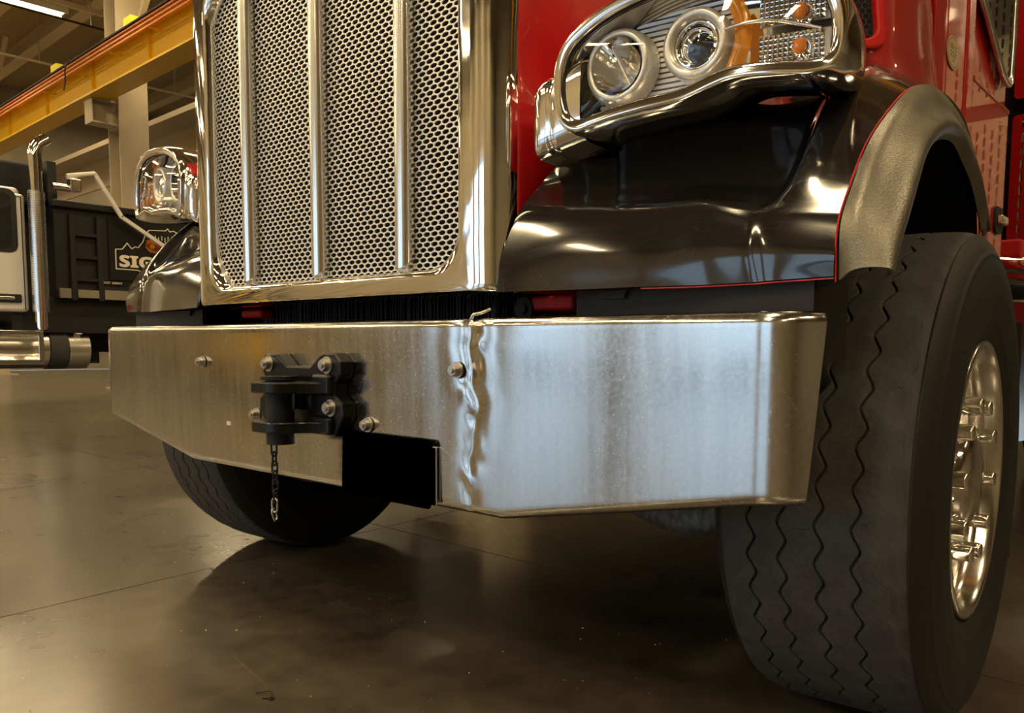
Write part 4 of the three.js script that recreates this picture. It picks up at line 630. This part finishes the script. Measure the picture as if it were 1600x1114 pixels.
/* ---------- the white and black dump truck in the next bay ---------- */
{
  const X = -9.4, t = grp('dump_truck', 'white-cab dump truck with black body parked in the next bay', 'truck');
  const K = 1.16; // depth scale to this bay
  const cab = mesh('cab', [bb(X - 2.2, X, 1.19, 2.60, -2.37, 1.4, 0.05), bb(X - 2.1, X - 0.05, 2.5, 2.68, -2.34, 1.2, 0.07)], M.white, t, 'white painted cab');
  mesh('cab_window', (() => { const g = extrude(roundRect(-0.6, -0.32, 0.55, 0.34, 0.09), 0.012, 0.003); g.rotateY(Math.PI / 2); g.translate(X - 0.004, 2.25, -1.66); return g; })(), M.window, cab, 'dark cab side window');
  mesh('window_seal', (() => { const g = extrude(roundRect(-0.66, -0.36, 0.61, 0.385, 0.11), 0.008, 0.002, [roundRect(-0.59, -0.31, 0.54, 0.33, 0.085, THREE.Path)]); g.rotateY(Math.PI / 2); g.translate(X - 0.002, 2.25, -1.66); return g; })(), M.gasket, cab);
  mesh('door_handle', [bb(X, X + 0.03, 1.30, 1.40, -2.28, -1.8, 0.02)], M.gasket, cab); mesh('handle_lever', bb(X + 0.02, X + 0.05, 1.33, 1.37, -2.2, -1.88, 0.012), M.chromeFlat, cab);
  mesh('door_seam', [bb(X - 0.001, X + 0.003, 1.22, 2.56, -2.325, -2.315), bb(X - 0.001, X + 0.003, 2.55, 2.56, -2.32, 0)], M.gasket, cab);
  mesh('sleeper_fairing', bb(X - 2.1, X - 0.25, 2.5, 3.02, -2.62, 0.5, 0.06), M.dark, t, 'black roof fairing');
  // exhaust stack with perforated heat guard
  const sx = X + 0.22, sz = -2.42, stack = mesh('exhaust_stack', [rod(V(sx, 1.0, sz), V(sx, 2.98, sz), 0.074, 32), tube([V(sx, 2.95, sz), V(sx, 3.06, sz), V(sx, 3.16, sz - 0.045), V(sx, 3.24, sz - 0.14)], 0.074, 24, 24)], M.chromeFlat, t, 'chrome exhaust stack with curved tip');
  { // rolled sheet with real round holes, open to the pipe inside
    const pos = [], idx = [], N = 10, cols = 26, rowsN = 54, rr = 0.090, ph = 1.42 / rowsN, pw = 2 * Math.PI / cols, hr = 0.0074;
    for (let j = 0; j < rowsN; j++) for (let i = 0; i < cols; i++) {
      const ca = (i + (j % 2) * 0.5) * pw, cy = 1.19 + (j + 0.5) * ph, o0 = pos.length / 3, P = (da, y) => pos.push(sx + rr * Math.cos(ca + da), y, sz + rr * Math.sin(ca + da));
      for (let k = 0; k < N; k++) { const t = (k + 0.5) / N * 2 * Math.PI, c = Math.cos(t), q = Math.sin(t), m = 1 / Math.max(Math.abs(c) / (pw / 2), Math.abs(q) / (ph / 2)); P(c * m, cy + q * m); P(c * hr / rr, cy + q * hr); }
      for (let k = 0; k < N; k++) { const o = o0 + 2 * k, p = o0 + 2 * ((k + 1) % N); idx.push(o, o + 1, p, o + 1, p + 1, p); }
      for (const [ex, ey] of [[1, 1], [-1, 1], [-1, -1], [1, -1]]) { const t = Math.atan2(ey * ph, ex * pw), k = ((t / (2 * Math.PI) * N - 0.5) % N + N) % N, k0 = Math.floor(k), c = pos.length / 3; P(ex * pw / 2, cy + ey * ph / 2); idx.push(o0 + 2 * k0, o0 + 2 * ((k0 + 1) % N), c); }
    }
    const g = new THREE.BufferGeometry(); g.setAttribute('position', new THREE.Float32BufferAttribute(pos, 3)); g.setIndex(idx); const q = g.toNonIndexed(); q.computeVertexNormals(); mesh('heat_guard', q, M.satin, stack, 'perforated chrome heat guard');
  }
  mesh('stack_base', rod(V(sx, 0.98, sz), V(sx, 1.19, sz), 0.06, 20), M.chromeFlat, stack);
  // dump body
  const body = mesh('dump_body', [bb(X - 2.3, X - 0.02, 1.38, 2.52, -8.6, -2.68), bb(X - 2.3, X + 0.05, 2.49, 2.58, -8.6, -2.66, 0.02), bb(X - 2.3, X - 0.1, 2.4, 3.05, -2.76, -2.66), bb(X - 2.2, X - 0.1, 0.95, 1.4, -8.5, -2.2)], M.bodyBlack, t, 'glossy black dump body');
  for (const z of [-2.864, -3.184]) mesh('ladder_rail', bb(X - 0.01, X + 0.05, 1.36, 2.42, z - 0.03, z + 0.03), M.bodyBlack, body);
  for (const y of [1.62, 1.9, 2.18]) mesh('ladder_rung', bb(X, X + 0.04, y - 0.02, y + 0.02, -3.16, -2.89), M.bodyBlack, body);
  mesh('side_post', bb(X - 0.01, X + 0.05, 1.38, 2.46, -6.1, -5.98), M.bodyBlack, body);
  // bright tread plate along the lower edge
  mesh('tread_plate', [bb(X, X + 0.06, 1.38, 1.50, -2.82, -2.69), bb(X, X + 0.06, 1.39, 1.49, -3.15, -2.9), bb(X, X + 0.06, 1.38, 1.50, -7.0, -3.22)], M.satin, body, 'bright tread plate strip');
  // lettering and emblem
  const cv = document.createElement('canvas'); cv.width = 1024; cv.height = 1024; const c = cv.getContext('2d');
  c.fillStyle = '#060606'; c.fillRect(0, 0, 1024, 1024);
  c.lineWidth = 16; c.strokeStyle = '#e8dcc4'; c.lineJoin = 'round';
  c.beginPath(); c.moveTo(90, 500); c.lineTo(180, 490); c.lineTo(250, 380); c.lineTo(310, 470); c.lineTo(360, 430); c.lineTo(400, 440); c.lineTo(470, 330); c.lineTo(500, 220); c.lineTo(560, 120); c.lineTo(800, 100); c.lineTo(830, 60); c.lineTo(860, 110); c.lineTo(920, 90); c.lineTo(960, 120); c.lineTo(940, 200); c.lineTo(980, 300); c.lineTo(1010, 480); c.lineTo(1010, 900); c.lineTo(560, 900); c.lineTo(380, 830); c.lineTo(90, 830); c.closePath(); c.fillStyle = '#0b0b0b'; c.fill(); c.stroke();
  c.fillStyle = '#b8641c'; c.beginPath(); c.moveTo(500, 420); c.lineTo(520, 300); c.lineTo(600, 270); c.lineTo(700, 290); c.lineTo(760, 340); c.lineTo(980, 300); c.lineTo(940, 480); c.lineTo(800, 540); c.lineTo(560, 500); c.closePath(); c.fill();
  c.fillStyle = '#7a3410'; c.beginPath(); c.ellipse(700, 430, 190, 60, 0.25, 0, 7); c.fill(); c.fillStyle = '#d08a30'; c.beginPath(); c.arc(600, 400, 38, 0, 7); c.fill(); c.fillRect(780, 300, 190, 40);
  c.fillStyle = '#cfc4a8'; for (let i = 0; i < 5; i++) c.fillRect(640 + i * 46, 200 + (i % 2) * 24, 16, 80);
  c.fillStyle = '#efe4d0'; c.font = '900 260px sans-serif'; c.textBaseline = 'alphabetic'; c.save(); c.translate(130, 782); c.scale(1.12, 1); c.fillText('SIGN', 0, 0); c.lineWidth = 7; c.strokeStyle = '#efe4d0'; c.strokeText('SIGN', 0, 0); c.restore();
  const lt = new THREE.CanvasTexture(cv); lt.colorSpace = THREE.SRGBColorSpace; lt.anisotropy = 8;
  const decal = new THREE.PlaneGeometry(0.96, 0.78); decal.rotateY(Math.PI / 2); decal.translate(X + 0.004, 2.03, -3.79);
  mesh('emblem', decal, std({ map: lt, roughness: 0.4 }), body, 'white outlined emblem with an orange bulldozer over block letters SIGN');
  const cv2 = document.createElement('canvas'); cv2.width = 512; cv2.height = 64; const c2 = cv2.getContext('2d'); c2.fillStyle = '#060606'; c2.fillRect(0, 0, 512, 64); c2.fillStyle = '#e0d4bc'; c2.font = 'bold 50px sans-serif'; c2.fillText('USDOT  2489473', 12, 50, 488);
  const t2 = new THREE.CanvasTexture(cv2); t2.colorSpace = THREE.SRGBColorSpace; const d2 = new THREE.PlaneGeometry(0.34, 0.05); d2.rotateY(Math.PI / 2); d2.translate(X + 0.004, 1.60, -3.37); mesh('registration_lettering', d2, std({ map: t2, roughness: 0.4 }), body, 'small white lettering USDOT 2489473');
  // tarp arm
  mesh('tarp_arm', [tube([V(X + 0.12, 2.86, -2.80), V(X + 0.12, 2.89, -2.92), V(X + 0.12, 2.94, -3.13)], 0.03, 10, 10), bar(V(X + 0.12, 2.945, -3.12), V(X + 0.12, 2.44, -3.44), 0.045, 0.045), bar(V(X + 0.12, 2.445, -3.43), V(X + 0.12, 1.75, -4.6), 0.045, 0.045)], M.lampWhite, t, 'grey bent tarp arm');
  mesh('tarp_motor', [rod(V(X + 0.1, 2.72, -2.64), V(X + 0.1, 2.72, -2.84), 0.045, 20), bb(X + 0.04, X + 0.18, 2.68, 2.84, -2.95, -2.82, 0.02)], M.chromeFlat, t, 'chrome tarp motor');
  // tanks and frame below
  mesh('tool_box', [bb(X - 0.6, X + 0.02, 0.91, 0.97, -2.46, 1.2, 0.008), bb(X - 0.6, X + 0.02, 0.56, 0.62, -2.46, 1.2, 0.008), bb(X - 0.6, X + 0.02, 0.56, 0.97, -2.5, -2.44, 0.008)], M.satin, t, 'bright metal step frame');
  mesh('fuel_tank', rod(V(X - 0.33, 0.75, -2.60), V(X - 0.33, 0.75, 1.2), 0.25, 36), M.satin, t, 'polished round fuel tank');
  mesh('tank_strap', rod(V(X - 0.33, 0.75, -2.82), V(X - 0.33, 0.75, -2.61), 0.26, 36), M.rubber, t);
  mesh('air_tank', [rod(V(X - 0.33, 0.74, -3.08), V(X - 0.33, 0.74, -2.83), 0.25, 36)], M.satin, t, 'short polished air tank');
  mesh('tank_badge', bb(X - 0.18, X - 0.1, 0.93, 0.98, -2.99, -2.91, 0.01), M.white, t);
  mesh('frame', [bb(X - 1.7, X - 0.7, 0.7, 1.1, -8.6, 1.2), bb(X - 2.2, X - 0.66, 0.55, 1.05, -3.4, 0.5)], M.dark, t);
  for (const z of [-5.4, -6.8, 0.6]) { const g = lathe([[0.2, -0.14], [0.5, -0.15], [0.52, -0.1], [0.52, 0.1], [0.5, 0.15], [0.2, 0.14]], 40); g.rotateZ(Math.PI / 2); g.translate(X - 0.25, 0.52, z); mesh('tire', g, M.rubber, t); }
}

/* ---------- unseen machine and chests, added to give the bright metal something to mirror ---------- */
function forklift(X, Z, turn, label) {
  const [x, z] = W(X, Z), g = grp('forklift', label, 'forklift'); g.position.set(x, 0, z); g.rotation.y = turn;
  const body = new THREE.Shape([[-1.1, 0.25], [0.55, 0.25], [0.62, 0.55], [0.35, 0.95], [-0.1, 1.0], [-0.35, 1.15], [-1.05, 1.15], [-1.2, 0.8]].map(([a, b]) => new THREE.Vector2(a, b)));
  const e = new THREE.ExtrudeGeometry(body, { depth: 0.94, bevelEnabled: true, bevelSize: 0.04, bevelThickness: 0.04, bevelSegments: 2 }); e.translate(0, 0, -0.47); mesh('body', e, M.yellow, g);
  for (const sz of [-0.48, 0.48]) { mesh('cage_post', bar(V(0.45, 0.8, sz), V(0.15, 2.1, sz), 0.06, 0.06), M.dark, g); mesh('cage_post', bar(V(-0.9, 1.1, sz), V(-0.7, 2.1, sz), 0.06, 0.06), M.dark, g); mesh('mast_rail', bb(0.72, 0.84, 0.06, 2.3, sz * 0.75 - 0.04, sz * 0.75 + 0.04), M.dark, g); mesh('fork', [bb(0.86, 1.95, 0.06, 0.10, sz * 0.6 - 0.06, sz * 0.6 + 0.06), bb(0.84, 0.89, 0.06, 0.7, sz * 0.6 - 0.06, sz * 0.6 + 0.06)], M.steel, g); }
  mesh('cage_roof', bb(-0.75, 0.2, 2.08, 2.13, -0.52, 0.52, 0.01), M.dark, g); mesh('seat', [bb(-0.55, -0.1, 1.15, 1.28, -0.25, 0.25, 0.04), bb(-0.6, -0.48, 1.2, 1.7, -0.25, 0.25, 0.04)], M.bodyBlack, g);
  for (const [wx, r] of [[0.55, 0.33], [-0.8, 0.27]]) for (const sz of [-0.5, 0.5]) { const w = lathe([[0.1, -0.1], [r - 0.03, -0.11], [r, -0.07], [r, 0.07], [r - 0.03, 0.11], [0.1, 0.1]], 32); w.rotateX(Math.PI / 2); w.translate(wx, r, sz); mesh('tire', w, M.rubber, g); }
}
forklift(-10.6, 6.4, 0.5, 'added yellow forklift with black overhead cage near the bay doors');
function toolChest(X, Z, mat, label) {
  const [x, z] = W(X, Z), g = grp('added_tool_chest', label, 'tool chest'); g.position.set(x, 0, z); g.rotation.y = Math.PI / 2 - ANG;
  mesh('cabinet', bb(-0.75, 0.75, 0.12, 1.12, -0.3, 0.3, 0.02), mat, g); mesh('worktop', bb(-0.78, 0.78, 1.122, 1.16, -0.33, 0.33, 0.01), M.dark, g);
  for (let c = 0; c < 2; c++) for (let r = 0; r < 5; r++) { const d = mesh('drawer', bb(-0.72 + c * 0.73, -0.02 + c * 0.73, 0.16 + r * 0.19, 0.33 + r * 0.19, 0.3, 0.318, 0.004), mat, g); mesh('drawer_pull', bb(-0.62 + c * 0.73, -0.12 + c * 0.73, 0.305 + r * 0.19, 0.32 + r * 0.19, 0.318, 0.335, 0.004), M.satin, d); }
  for (const px of [-0.62, 0.62]) for (const pz of [-0.22, 0.22]) { const w = lathe([[0.0, -0.02], [0.055, -0.02], [0.06, 0], [0.055, 0.02], [0, 0.02]], 20); w.rotateX(Math.PI / 2); w.translate(px, 0.06, pz); mesh('caster', w, M.dark, g); }
}
toolChest(-25.4, 6.2, M.red, 'added red tool chest with ten drawers against the beige wall');
toolChest(-25.4, 9.0, M.bodyBlack, 'added black tool chest with ten drawers against the beige wall');

/* ---------- small litter on the floor ---------- */
{
  const g = grp('cable_scrap', 'small dark curled scrap of wire on the floor', 'debris');
  g.position.set(0.118, 0.0, 0.211);
  mesh('wire', tube([V(-0.034, 0.003, 0.014), V(-0.022, 0.006, 0.004), V(-0.004, 0.009, -0.006), V(0.008, 0.006, -0.004), V(0.014, 0.003, 0.004)], 0.0016, 30, 6), M.dark, g);
  mesh('clip', [tube([V(0.016, 0.0035, 0.004), V(0.024, 0.0035, 0.002), V(0.024, 0.0035, 0.010), V(0.016, 0.0035, 0.010)], 0.002, 24, 6, true), tube([V(0.014, 0.002, 0.008), V(0.002, 0.002, 0.018)], 0.0018, 8, 6)], M.dark, g);
  // loose grit
  const grit = new THREE.InstancedMesh(new THREE.DodecahedronGeometry(1, 0), std({ color: rgb(0.62, 0.58, 0.5), roughness: 0.8 }), 420); grit.name = 'floor_grit';
  const m = new THREE.Matrix4(), qn = new THREE.Quaternion();
  for (let i = 0; i < 420; i++) { const s = 0.0007 + 0.0018 * rnd() ** 3, x = -2.6 + rnd() * 4, z = -0.9 + rnd() * 2.2; qn.setFromEuler(new THREE.Euler(rnd() * 6, rnd() * 6, rnd() * 6)); m.compose(V(x, s * 0.4, z), qn, V(s * (1 + rnd()), s * 0.6, s)); grit.setMatrixAt(i, m); }
  grit.userData = { kind: 'stuff', label: 'pale grit scattered over the concrete', category: 'grit' }; scene.add(grit);
}

renderer.render(scene, camera);
